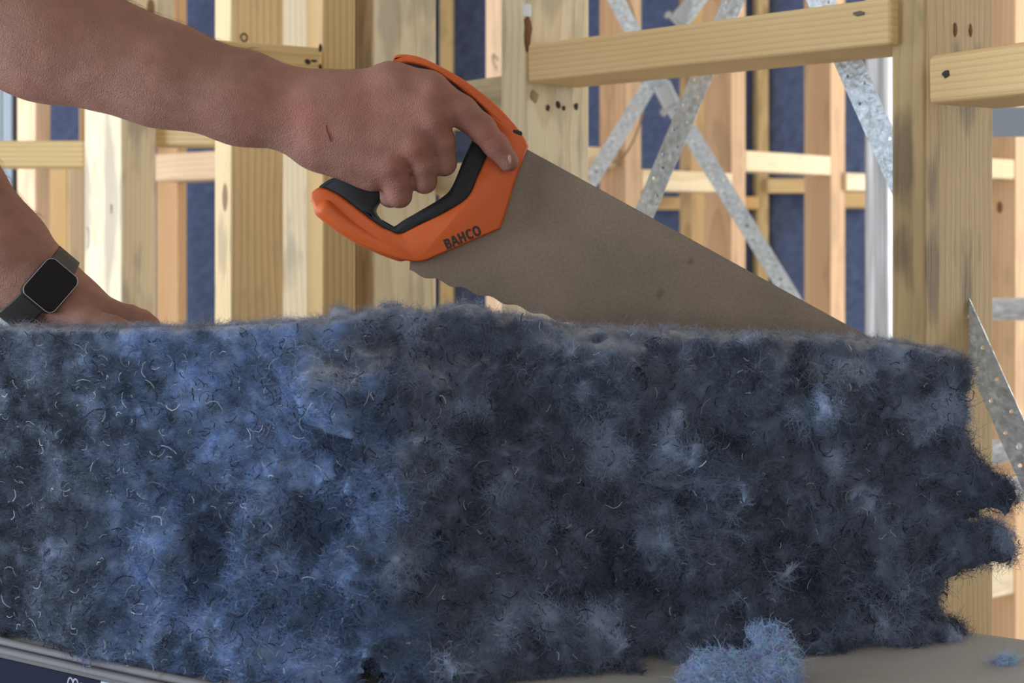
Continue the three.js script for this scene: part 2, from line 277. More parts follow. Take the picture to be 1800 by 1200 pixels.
batt('blue insulation batt right of the olive back-wall stud', 1342, 1465, BD, 0.0, CEIL);
batt('blue insulation batt around the grey steel post', 1467, 1640, BD, 0.0, CEIL);
batt('dark blue insulation batt at the upper right corner', 1642, 1960, BD, 0.0, CEIL);

// ------------------------------------------------------------------ steel: post, beam, scaffold tubes, window frame
const galvTex = dataTex(256, 256, (x, y) => { const u = x / 256, v = y / 256, k = 0.84 + 0.30 * fbm(u * 14, v * 14, 3.3, 4) + 0.16 * noise(u * 60, v * 6, 1); return [k, k * 1.01, k * 1.03]; });
galvTex.wrapS = galvTex.wrapT = THREE.RepeatWrapping;
const galv = std({ map: galvTex, color: lin(0.95, 0.98, 1.02), metalness: 0.35, roughness: 0.5 });
function tube(label, A, B, r, mat = galv, name = 'metal_tube', cat = 'tube') {
  const L = A.distanceTo(B), out = new THREE.CylinderGeometry(r, r, L, 40, 1, true), inn = new THREE.CylinderGeometry(r - 0.003, r - 0.003, L, 40, 1, true), i2 = inn.index.array; for (let i = 0; i < i2.length; i += 3) { const t = i2[i]; i2[i] = i2[i + 1]; i2[i + 1] = t; }
  const cap = (s) => { const c = new THREE.RingGeometry(r - 0.003, r, 40).rotateX(-s * Math.PI / 2).translate(0, s * L / 2, 0); return c; };
  const m = mesh(name, mergeGeometries([out, inn, cap(1), cap(-1)]), mat);
  m.position.copy(A).lerp(B, 0.5); m.quaternion.setFromUnitVectors(V(0, 1, 0), B.clone().sub(A).normalize());
  return tag(m, label, cat);
}
{ const p = at(1545, 400, 2.5); tube('grey galvanised steel post standing left of the weathered stud', V(p.x, 0, p.z), V(p.x, CEIL, p.z), 0.0245, galv, 'steel_post', 'post'); }
tube('bright horizontal galvanised tube at the right edge', at(1700, 543, 2.45), at(1990, 543, 2.45), 0.0203);
tube('sloping blue-grey tube at the right edge, above the lowest tube', at(1690, 815, 2.3), at(1900, 742, 2.15), 0.0195);
tube('lowest blue-grey tube at the right edge beside the torn slab end', at(1690, 856, 2.2), at(1990, 868, 2.2), 0.0195);
{ const c = at(1840, 188, 2.1), h = 49 / F * 2.1, sh = new THREE.Shape(); const w = 0.045, t = 0.004; sh.moveTo(0, 0); sh.lineTo(w, 0); sh.lineTo(w, -t); sh.lineTo(t, -t); sh.lineTo(t, -h + t); sh.lineTo(w, -h + t); sh.lineTo(w, -h); sh.lineTo(0, -h); sh.closePath();
  const g = new THREE.ExtrudeGeometry(sh, { depth: 0.7, bevelEnabled: false }).rotateY(Math.PI / 2).translate(-0.22, 0, 0);
  const m = mesh('steel_channel', g, std({ color: lin(0.36, 0.42, 0.5), roughness: 0.5, metalness: 0.2 })); m.position.copy(c); tag(m, 'blue-grey steel channel beam under the corner timber at the right edge', 'beam'); }
{ const al = std({ color: lin(0.30, 0.36, 0.43), roughness: 0.45, metalness: 0.3 }), d = 3.3;
  const o = group('window', V(0, 0, 0)); o.name = 'window_1'; o.userData.kind = 'structure';
  const jamb = (xa, xb, dep, m) => part('window_jamb', box((xb - xa) / F * d, 1.5, dep, 0.003).translate(((xa + xb) / 2 - 900) / F * d, 1.4, -d - dep / 2), m, o);
  jamb(-60, 2, 0.06, std({ color: lin(0.42, 0.5, 0.58), roughness: 0.4 })); jamb(4, 22, 0.05, al); jamb(22, 29, 0.03, std({ color: lin(0.02, 0.02, 0.025) })); }

// ------------------------------------------------------------------ perforated straps
const strapTex = dataTex(256, 256, (x, y) => { const u = x / 256, v = y / 256, k = 0.88 + 0.5 * fbm(u * 18, v * 18, 9.3, 4) * (0.6 + noise(u * 4, v * 4, 2)); return [k * 0.98, k, k * 1.02]; });
const strapBump = dataTex(256, 256, (x, y) => { const u = x / 256, v = y / 256, k = 0.5 + 0.7 * fbm(u * 20, v * 20, 5.5, 4); return [k, k, k]; }, false);
for (const t of [strapTex, strapBump]) { t.wrapS = t.wrapT = THREE.RepeatWrapping; t.repeat.set(8, 8); }
const strapMat = std({ map: strapTex, bumpMap: strapBump, bumpScale: 0.0016, color: lin(0.92, 0.98, 1.04), metalness: 0.4, roughness: 0.38 });
function strap(label, A, B, w, normal, o = {}) {              // a flat steel band with punched nail holes from A to B
  const L = A.distanceTo(B), s = new THREE.Shape(); s.moveTo(0, -w / 2); s.lineTo(L, -w / 2); s.lineTo(L, w / 2); s.lineTo(0, w / 2); s.closePath();
  for (let x = 0.02, i = 0; x < L - 0.01; x += (o.pitch ?? 0.0165), i++) { const h = new THREE.Path(), big = i % 9 === 4; h.absarc(x, big ? 0 : (i % 2 ? 1 : -1) * w * 0.24, big ? w * 0.1 : w * 0.065, 0, 6.2832, true); s.holes.push(h); }
  const g = new THREE.ExtrudeGeometry(s, { depth: 0.0009, bevelEnabled: false, curveSegments: 10 });
  const m = mesh('metal_strap', g, o.mat ?? strapMat), x = B.clone().sub(A).normalize(), z = normal.clone().addScaledVector(x, -normal.dot(x)).normalize(), y = z.clone().cross(x);
  m.matrixAutoUpdate = true; m.quaternion.setFromRotationMatrix(new THREE.Matrix4().makeBasis(x, y, z)); m.position.copy(A);
  tag(m, label, 'strap'); m.updateMatrixWorld(true);
  return m;
}
function tensioner(parent, px, py, d, turn, label) {          // folded clip with a bolt and nuts
  const o = part('tensioner_clip', mergeGeometries([box(0.03, 0.044, 0.006, 0.002), box(0.008, 0.05, 0.012, 0.002).translate(0.013, 0, 0), box(0.008, 0.05, 0.012, 0.002).translate(-0.013, 0, 0)]), zincMat, parent);
  const b = new THREE.CylinderGeometry(0.0035, 0.0035, 0.055, 12).rotateZ(Math.PI / 2).translate(0, -0.026, 0.004), n1 = new THREE.CylinderGeometry(0.008, 0.008, 0.007, 6).rotateZ(Math.PI / 2).translate(-0.022, -0.026, 0.004), n2 = n1.clone().translate(0.044, 0, 0);
  part('bolt', mergeGeometries([b, n1, n2]), zincMat, o);
  const t = new THREE.Object3D(); t.position.copy(at(px, py, d)); t.rotation.set(0, 0.2, turn); t.updateMatrix();
  o.applyMatrix4(t.matrix.clone().premultiply(parent.matrixWorld.clone().invert()));
}
const nA = V(-0.69, 0, 0.72), nB = V(0.7, 0, 0.72);
const onA = (px, py, off) => { const k = (px - 900) / F, d0 = 1.615 + off * 1.4, x0 = 0.019; const s = (k * d0 - x0) / (1 + k); return at(px, py, d0 - s); };   // on the back plane of the near wall
strap('broad perforated metal strap leaning right, crossing in front of the far timbers', onA(1120, 405, 0.16), onA(1307, -40, 0.16), 0.03, nA);
strap('perforated metal strap running down to the right behind the weathered stud', onA(1425, -40, 0.11), onA(1830, 868, 0.11), 0.03, nA);
const t3 = strap('narrow bright strap running down to the right toward the saw blade', at(1150, 132, 2.6), at(1405, 545, 2.85), 0.034, V(0.25, -0.35, 0.9));
strap('narrow strap leaning left, ending behind the pale middle stud', at(1155, 128, 2.64), at(1020, 348, 2.57), 0.03, V(-0.3, 0, 0.95));
strap('narrow blue-grey strap above the long horizontal timber, left of the crossing', at(1062, -40, 2.62), at(1118, 66, 2.62), 0.03, V(-0.3, 0, 0.95));
const t6 = strap('short bright strap with bolted tensioner at the top, above the long timber', at(1198, 40, 2.6), at(1250, -32, 2.6), 0.032, V(-0.3, 0.3, 0.9));
tensioner(t3, 1172, 168, 2.6, 0.45); tensioner(t6, 1203, 24, 2.6, -0.75);
{ const c = new THREE.CatmullRomCurve3([at(1092, -30, 2.72), at(1112, 22, 2.72), at(1128, 70, 2.72), at(1132, 180, 2.72), at(1112, 250, 2.72), at(1085, 284, 2.72), at(1060, 278, 2.7)]); const m = mesh('cord', new THREE.TubeGeometry(c, 60, 0.0022, 8), std({ color: lin(0.33, 0.22, 0.10) })); tag(m, 'thin brown cord hanging across the far pinkish stud', 'cord'); }

// ------------------------------------------------------------------ surface nets: turns a distance field into a smooth mesh
function nets(lo, hi, h, f) {
  const n = [0, 1, 2].map((i) => Math.max(2, Math.ceil((hi[i] - lo[i]) / h) + 1)), [nx, ny, nz] = n, D = new Float32Array(nx * ny * nz), id = (i, j, k) => (k * ny + j) * nx + i;
  for (let k = 0; k < nz; k++) for (let j = 0; j < ny; j++) for (let i = 0; i < nx; i++) D[id(i, j, k)] = f(lo[0] + i * h, lo[1] + j * h, lo[2] + k * h);
  const vi = new Int32Array(nx * ny * nz).fill(-1), P = [], I = [], E = [[0, 1], [2, 3], [4, 5], [6, 7], [0, 2], [1, 3], [4, 6], [5, 7], [0, 4], [1, 5], [2, 6], [3, 7]], c = new Float32Array(8);
  for (let k = 0; k < nz - 1; k++) for (let j = 0; j < ny - 1; j++) for (let i = 0; i < nx - 1; i++) {
    let m = 0; for (let q = 0; q < 8; q++) { c[q] = D[id(i + (q & 1), j + ((q >> 1) & 1), k + (q >> 2))]; if (c[q] < 0) m |= 1 << q; }
    if (m === 0 || m === 255) continue;
    let x = 0, y = 0, z = 0, s = 0;
    for (const [a, b] of E) if ((c[a] < 0) !== (c[b] < 0)) { const t = c[a] / (c[a] - c[b]); x += lerp(a & 1, b & 1, t); y += lerp((a >> 1) & 1, (b >> 1) & 1, t); z += lerp(a >> 2, b >> 2, t); s++; }
    vi[id(i, j, k)] = P.length / 3; P.push(lo[0] + (i + x / s) * h, lo[1] + (j + y / s) * h, lo[2] + (k + z / s) * h);
  }
  const quad = (a, b, cc, d, flip) => { if (a < 0 || b < 0 || cc < 0 || d < 0) return; if (flip) I.push(a, cc, b, a, d, cc); else I.push(a, b, cc, a, cc, d); };
  for (let k = 1; k < nz - 1; k++) for (let j = 1; j < ny - 1; j++) for (let i = 1; i < nx - 1; i++) {
    const a = D[id(i, j, k)] < 0;
    if (a !== (D[id(i + 1, j, k)] < 0)) quad(vi[id(i, j - 1, k - 1)], vi[id(i, j, k - 1)], vi[id(i, j, k)], vi[id(i, j - 1, k)], !a);
    if (a !== (D[id(i, j + 1, k)] < 0)) quad(vi[id(i - 1, j, k - 1)], vi[id(i - 1, j, k)], vi[id(i, j, k)], vi[id(i, j, k - 1)], !a);
    if (a !== (D[id(i, j, k + 1)] < 0)) quad(vi[id(i - 1, j - 1, k)], vi[id(i, j - 1, k)], vi[id(i, j, k)], vi[id(i - 1, j, k)], !a);
  }
  const g = new THREE.BufferGeometry(); g.setAttribute('position', new THREE.BufferAttribute(new Float32Array(P), 3)); g.setIndex(new THREE.BufferAttribute(new Uint32Array(I), 1)); g.computeVertexNormals();
  return g;
}
const smin = (a, b, k) => { const h = clamp(0.5 + 0.5 * (b - a) / k, 0, 1); return b + (a - b) * h - k * h * (1 - h); };
const smax = (a, b, k) => -smin(-a, -b, k);

// ------------------------------------------------------------------ the torn slab of insulation
const SX0 = -0.50, SX1 = 0.330, SY0 = 0.752, SB = 1.215;
const frontD = [[-0.5, 1.05], [-0.38, 1.02], [-0.24, 0.972], [-0.15, 0.945], [-0.10, 0.952], [-0.06, 0.975], [0, 0.985], [0.165, 0.99], [0.34, 1.015]];
const topY = [[-0.5, 0.960], [-0.38, 0.967], [-0.24, 0.970], [-0.15, 0.976], [-0.09, 0.981], [-0.03, 0.982], [0.04, 0.971], [0.165, 0.963], [0.27, 0.958], [0.34, 0.955]];
const footX = [[-0.37, 0], [-0.30, -0.034], [-0.12, -0.03], [-0.08, -0.07], [0.03, -0.07], [0.09, -0.045], [0.165, -0.035], [0.25, -0.02], [0.33, 0]];   // the torn foot spreads forward over the pack
const endTab = [[0.75, 0.322], [0.775, 0.304], [0.80, 0.328], [0.82, 0.343], [0.865, 0.348], [0.9, 0.342], [0.95, 0.341], [0.985, 0.334]];
const bladeD = 1.108;
// loose clumps that stand proud of the slab: [px, py, depth, radius]
const lumps = [[818, 570, 0.985, 0.012], [795, 570, 0.99, 0.008], [842, 574, 0.98, 0.008], [595, 556, 0.97, 0.006], [790, 548, 1.0, 0.006], [690, 553, 0.97, 0.005],
  [600, 720, 0.945, 0.022], [640, 690, 0.95, 0.018], [560, 690, 0.95, 0.02], [725, 790, 0.965, 0.020], [700, 815, 0.965, 0.018], [645, 850, 0.945, 0.020], [690, 895, 0.94, 0.022], [700, 960, 0.94, 0.020], [655, 985, 0.935, 0.018], [680, 1040, 0.945, 0.014],
  [300, 960, 0.95, 0.020], [310, 1000, 0.95, 0.018], [480, 985, 0.94, 0.020], [520, 1040, 0.935, 0.018], [700, 1150, 0.925, 0.022], [735, 1145, 0.93, 0.016], [640, 1190, 0.92, 0.024], [560, 830, 0.945, 0.016],
  [1075, 650, 0.985, 0.016], [1085, 690, 0.985, 0.014], [1450, 730, 0.99, 0.018], [1265, 850, 0.985, 0.016], [1020, 1010, 0.985, 0.016], [930, 1080, 0.975, 0.016], [1170, 980, 0.985, 0.016], [900, 900, 0.985, 0.018], [1230, 1120, 0.985, 0.015],
  [1735, 862, 1.03, 0.010], [1760, 868, 1.035, 0.006], [1774, 874, 1.035, 0.0035], [1742, 962, 1.035, 0.006], [1758, 970, 1.035, 0.004], [1715, 955, 1.03, 0.008], [1680, 965, 1.02, 0.012], [1620, 1030, 1.02, 0.012], [1645, 1100, 1.02, 0.012], [1675, 1110, 1.025, 0.008], [1595, 1105, 1.01, 0.014],
  [1110, 1165, 0.955, 0.011], [1095, 1150, 0.96, 0.008]].map(([x, y, d, r]) => { const p = at(x, y, d); return [p.x, p.y, -p.z, r]; });
const kerf = (x, y) => { const px = x / bladeD * F + 900, py = HOR - (y - EYE) / bladeD * F; return px > 690 && px < 1720 && py < 482 + 0.3286 * (px - 720); };
function slabField(X, Y, Z) {
  const d = -Z, torn = sstep(-0.155, -0.085, X + 0.10 * sstep(0.93, 0.80, Y)), low = sstep(0.93, 0.84, Y);
  const f0 = interp(frontD, X) + 0.014 * low * sstep(-0.1, 0.1, X) + interp(footX, X) * sstep(0.825, 0.757, Y), t0 = interp(topY, X) + lerp(0.012, -0.005, sstep(f0 + 0.01, f0 + 0.11, d)) - 0.006 * sstep(0.28, 0.335, X);
  const endX = interp(endTab, Y);
  let a = smax(smax(f0 - d, d - SB, 0.012), smax(Y - t0, SY0 - Y, 0.006), 0.007);
  a = smax(a, smax(X - endX, SX0 - X, 0.01), 0.012);
  for (const L of lumps) { const dx = X - L[0], dy = Y - L[1], dz = d - L[2]; if (dx * dx + dy * dy + dz * dz < 0.0036) a = smin(a, Math.sqrt(dx * dx + dy * dy + dz * dz) - L[3] * 0.9, 0.009); }
  if (a > 0.05 || a < -0.05) return a;
  let amp = (0.0035 + 0.011 * torn + 0.006 * low * sstep(-0.3, -0.15, X)) * (1 - 0.75 * sstep(t0 - 0.028, t0 - 0.002, Y)) ;
  if (X > 0.27) amp *= 1 - 0.5 * sstep(0.27, 0.33, X);
  const wx = X + 0.010 * noise(X * 40, Y * 40, d * 40), wy = Y + 0.010 * noise(X * 40 + 9, Y * 40 + 5, d * 40);
  const n1 = noise(wx * 24, wy * 26, d * 24), n2 = noise(wx * 52 + 4, wy * 56, d * 52), n3 = noise(wx * 120, wy * 120, d * 120 + 3), n4 = noise(X * 260, Y * 260, d * 260);
  a += amp * (1.15 * n1 + 0.9 * (0.36 - Math.abs(n2)) * -1 + 0.40 * n3) + 0.0011 * n4 + 0.0012 * n3;
  if (Math.abs(d - bladeD) < 0.0032 && kerf(X, Y)) a = Math.max(a, 0.0032 - Math.abs(d - bladeD));
  return a;
}
// fibre colour: a mix of slate, blue and paler rags, with some light painted in
function wool(X, Y, d, top = 0) {
  const a = fbm(X * 16, Y * 16, d * 16, 3), b = fbm(X * 70 + 5, Y * 70, d * 70, 3), c = noise(X * 34 + 20, Y * 30, d * 30);
  const k = clamp(0.42 + 0.75 * a + 0.65 * b, 0, 1), w = sstep(0.18, 0.55, c + 0.3 * b);
  let r = lerp(0.044, 0.185, k), g = lerp(0.055, 0.222, k), bl = lerp(0.082, 0.305, k);
  r = lerp(r, 0.29, w * 0.78); g = lerp(g, 0.35, w * 0.78); bl = lerp(bl, 0.48, w * 0.78);
  // bluer fibre in the left half, lightened in colour for the daylight there
  const litBlue = sstep(-0.34, -0.23, X + 0.03 * c) * (1 - sstep(-0.10, -0.055, X + 0.10 * a + 0.035 * c + 0.03 * sstep(0.9, 0.97, Y))), iv = clamp(0.05 + 1.0 * litBlue, 0, 1) * clamp(0.55 + 1.1 * b + 0.6 * a, 0.1, 1);
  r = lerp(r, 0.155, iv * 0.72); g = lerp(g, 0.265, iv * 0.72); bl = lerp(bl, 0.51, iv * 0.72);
  const sl = 1 - 0.32 * (1 - sstep(-0.34, -0.25, X)); r *= sl; g *= sl; bl *= sl;   // outer left end darkened in colour for the shade of the body
  const m = 0.75 * top; r = lerp(r, 0.30, m); g = lerp(g, 0.30, m); bl = lerp(bl, 0.33, m);  // upward faces greyed and lightened: light on the top fringe painted in
  return [r, g, bl];
}
const slabG = nets([-0.52, 0.735, -1.235], [0.40, 1.02, -0.895], 0.0032, slabField);
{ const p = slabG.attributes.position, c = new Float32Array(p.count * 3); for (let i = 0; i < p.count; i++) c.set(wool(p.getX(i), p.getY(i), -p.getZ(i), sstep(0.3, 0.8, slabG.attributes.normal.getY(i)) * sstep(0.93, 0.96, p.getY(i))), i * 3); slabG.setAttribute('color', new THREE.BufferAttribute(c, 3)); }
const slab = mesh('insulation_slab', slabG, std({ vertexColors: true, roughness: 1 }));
tag(slab, 'thick torn slab of blue-grey fibre insulation being sawn through', 'insulation');

// strands: thin curved ribbons in tufts, and thicker curled threads
function ribbon(pts, w0, w1, out, twist = 0) {                // two crossed strips along a polyline
  const T0 = V(), S = V(), U = V(0.3, 0.8, 0.5).normalize();
  for (let k = 0; k < 2; k++) for (let i = 0; i < pts.length - 1; i++) {
    const a = pts[i], b = pts[i + 1]; T0.copy(b).sub(a).normalize(); S.crossVectors(T0, U); if (S.lengthSq() < 1e-4) S.set(1, 0, 0); S.normalize(); if (k) S.cross(T0);
    const wa = lerp(w0, w1, i / (pts.length - 1)) / 2, wb = lerp(w0, w1, (i + 1) / (pts.length - 1)) / 2;
    const q = [a.clone().addScaledVector(S, wa), a.clone().addScaledVector(S, -wa), b.clone().addScaledVector(S, -wb), b.clone().addScaledVector(S, wb)];
    for (const j of [0, 1, 2, 0, 2, 3]) out.push(q[j].x, q[j].y, q[j].z);
  }
}
const geoOf = (arr) => { const g = new THREE.BufferGeometry(); g.setAttribute('position', new THREE.BufferAttribute(new Float32Array(arr), 3)); g.computeVertexNormals(); return g; };
function tuftGeo(n, len, spread, lie) {                       // strands that start on the surface and curl over it; +z is outward
  const out = [];
  for (let s = 0; s < n; s++) {
    const p = V(rr(-1, 1) * spread, rr(-1, 1) * spread, -0.0008), dir = V(rr(-1, 1) * lie, rr(-1, 1) * lie, 1).normalize(), pts = [p.clone()], L = len * rr(0.6, 1.3), bend = V(rr(-1, 1), rr(-1, 1), rr(-0.9, 0.2)).multiplyScalar(0.85);
    for (let i = 0; i < 5; i++) { p.addScaledVector(dir, L / 5); pts.push(p.clone()); dir.add(bend).normalize(); }
    ribbon(pts, 0.00022, 0.0001, out);
  }
  return geoOf(out);
}
function curlGeo(len, r) {                                    // one curled thread lying near the surface
  const pts = [], p = V(0, 0, 0.0006); let a = rr(0, 6.28), k = rr(-1, 1) * 2.2 / len * 1.6;
  for (let i = 0; i < 10; i++) { pts.push(p.clone()); p.add(V(Math.cos(a), Math.sin(a), rr(-0.5, 0.6)).multiplyScalar(len / 10)); a += k * len / 10 + rr(-0.35, 0.35); if (p.z < -0.0005) p.z = 0.0003; }
  return new THREE.TubeGeometry(new THREE.CatmullRomCurve3(pts), 16, r, 5);
}
const fibreMat = new THREE.MeshPhysicalMaterial({ color: 0xffffff, roughness: 1, side: THREE.DoubleSide });
const threadMat = std({ color: 0xffffff, roughness: 0.9 });
function scatter(parent, g0, geos, count, name, mat, place) {  // copies of small strands spread over a surface, as one uncountable mass
  const p = g0.attributes.position, nn = g0.attributes.normal, lists = geos.map(() => []), o = new THREE.Object3D(), v = V(), n = V(), q = new THREE.Quaternion();
  for (let i = 0, tries = 0; i < count && tries < count * 12; tries++) {
    const k = Math.floor(rnd() * p.count); v.fromBufferAttribute(p, k); n.fromBufferAttribute(nn, k);
    const r = place(v, n); if (!r) continue; i++;
    o.position.copy(v).add(V(rr(-1, 1), rr(-1, 1), rr(-1, 1)).multiplyScalar(0.0016)).addScaledVector(n, r.up ?? 0); o.quaternion.setFromUnitVectors(V(0, 0, 1), n.clone().add(V(rr(-1, 1), rr(-1, 1), rr(-1, 1)).multiplyScalar(r.tilt ?? 0.3)).normalize()); o.quaternion.multiply(q.setFromAxisAngle(V(0, 0, 1), rr(0, 6.283)));
    o.scale.setScalar(r.s); o.updateMatrix(); lists[i % geos.length].push([o.matrix.clone(), r.c]);
  }
  geos.forEach((g, j) => {
    const m = new THREE.InstancedMesh(g, mat, Math.max(1, lists[j].length)), col = new THREE.Color();
    lists[j].forEach(([M, c], i) => { m.setMatrixAt(i, M); m.setColorAt(i, col.setRGB(...c)); });
    m.name = name + (j ? '_' + String(j).padStart(3, '0') : ''); m.userData.kind = 'stuff'; shade(m); parent.add(m);
  });
}
const fuzz = [0, 1, 2, 3, 4, 5].map((i) => tuftGeo(14, i < 3 ? 0.008 : 0.012, 0.0035, i < 3 ? 1.9 : 1.2));
const seen = (v, n) => v.x > -0.42 && (n.z > -0.35 || n.y > 0.5) && n.y > -0.75;
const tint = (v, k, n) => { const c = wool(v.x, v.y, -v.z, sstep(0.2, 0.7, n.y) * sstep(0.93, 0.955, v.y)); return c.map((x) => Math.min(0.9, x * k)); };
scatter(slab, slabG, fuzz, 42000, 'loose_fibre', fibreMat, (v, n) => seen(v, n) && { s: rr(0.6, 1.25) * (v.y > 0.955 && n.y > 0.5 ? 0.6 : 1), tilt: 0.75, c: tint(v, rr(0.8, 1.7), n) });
const curls = [...Array(12)].map((_, i) => curlGeo(i < 10 ? rr(0.004, 0.009) : rr(0.010, 0.016), 0.00030));
const leftish = (v) => 1 - 0.55 * sstep(-0.14, -0.03, v.x);
scatter(slab, slabG, curls, 3000, 'dark_thread', threadMat, (v, n) => seen(v, n) && n.z > 0 && n.y < (v.y > 0.95 ? 0.35 : 1) && rnd() < leftish(v) && { s: rr(0.6, 1.3), tilt: 0.4, up: rr(0, 0.0035), c: [0.010, 0.012, 0.024] });
scatter(slab, slabG, curls, 1700, 'pale_thread', threadMat, (v, n) => { const b = rr(0.2, 0.6) * rr(0.6, 1.1); return seen(v, n) && n.z > 0 && n.y < (v.y > 0.95 ? 0.3 : 1) && rnd() < leftish(v) && { s: rr(0.5, 1.15), tilt: 0.4, up: rr(0.001, 0.0045), c: [b * 0.82, b * 0.9, b] }; });

// pieces of fluff that fell on the pack
function fluff(label, parts3, cell, n) {
  const lo = [9, 9, 9], hi = [-9, -9, -9]; const S = parts3.map(([x, y, d, r]) => { const p = at(x, y, d); [p.x, p.y, p.z].forEach((q, i) => { lo[i] = Math.min(lo[i], q - r * 1.6 - 0.006); hi[i] = Math.max(hi[i], q + r * 1.6 + 0.006); }); return [p.x, p.y, p.z, r]; });
  const g = nets(lo, hi, cell, (x, y, z) => { let a = 9; for (const [X, Y, Z, r] of S) a = smin(a, Math.hypot(x - X, y - Y, z - Z) - r, r * 0.8); return a + Math.abs(noise(x * 100, y * 100, z * 100)) * 0.012 - 0.002 + noise(x * 260, y * 260, z * 260) * 0.0015 - 0.001; });
  const c = new Float32Array(g.attributes.position.count * 3); for (let i = 0; i < c.length; i += 3) { const k = 0.75 + 0.4 * noise(g.attributes.position.array[i] * 90, g.attributes.position.array[i + 1] * 90, 1); c[i] = 0.30 * k; c[i + 1] = 0.40 * k; c[i + 2] = 0.58 * k; } g.setAttribute('color', new THREE.BufferAttribute(c, 3));
  const m = mesh('fibre_tuft', g, std({ vertexColors: true, roughness: 1 })); tag(m, label, 'fluff');
  scatter(m, g, fuzz.slice(0, 3), n, 'loose_fibre', fibreMat, () => ({ s: rr(0.6, 1.5), tilt: 1.1, c: [rr(0.26, 0.46), rr(0.38, 0.56), rr(0.55, 0.78)] }));
  scatter(m, g, curls.slice(0, 3), Math.ceil(n / 50), 'dark_thread', threadMat, () => ({ s: rr(0.5, 1.1), tilt: 0.4, c: [0.012, 0.014, 0.028] }));
  return m;
}
fluff('large pale blue tuft of loose fibre lying before the slab at the bottom edge', [[1265, 1192, 0.9, 0.012], [1235, 1208, 0.9, 0.013], [1280, 1175, 0.902, 0.007], [1358, 1188, 0.905, 0.014], [1362, 1158, 0.908, 0.011], [1350, 1132, 0.912, 0.007], [1345, 1118, 0.914, 0.004], [1310, 1206, 0.9, 0.012]], 0.0018, 900);
fluff('tiny blue wisp of fibre alone on the grey pack at the lower right', [[1767, 1167, 0.955, 0.0045], [1762, 1172, 0.953, 0.0035], [1771, 1160, 0.957, 0.0025]], 0.0011, 40);

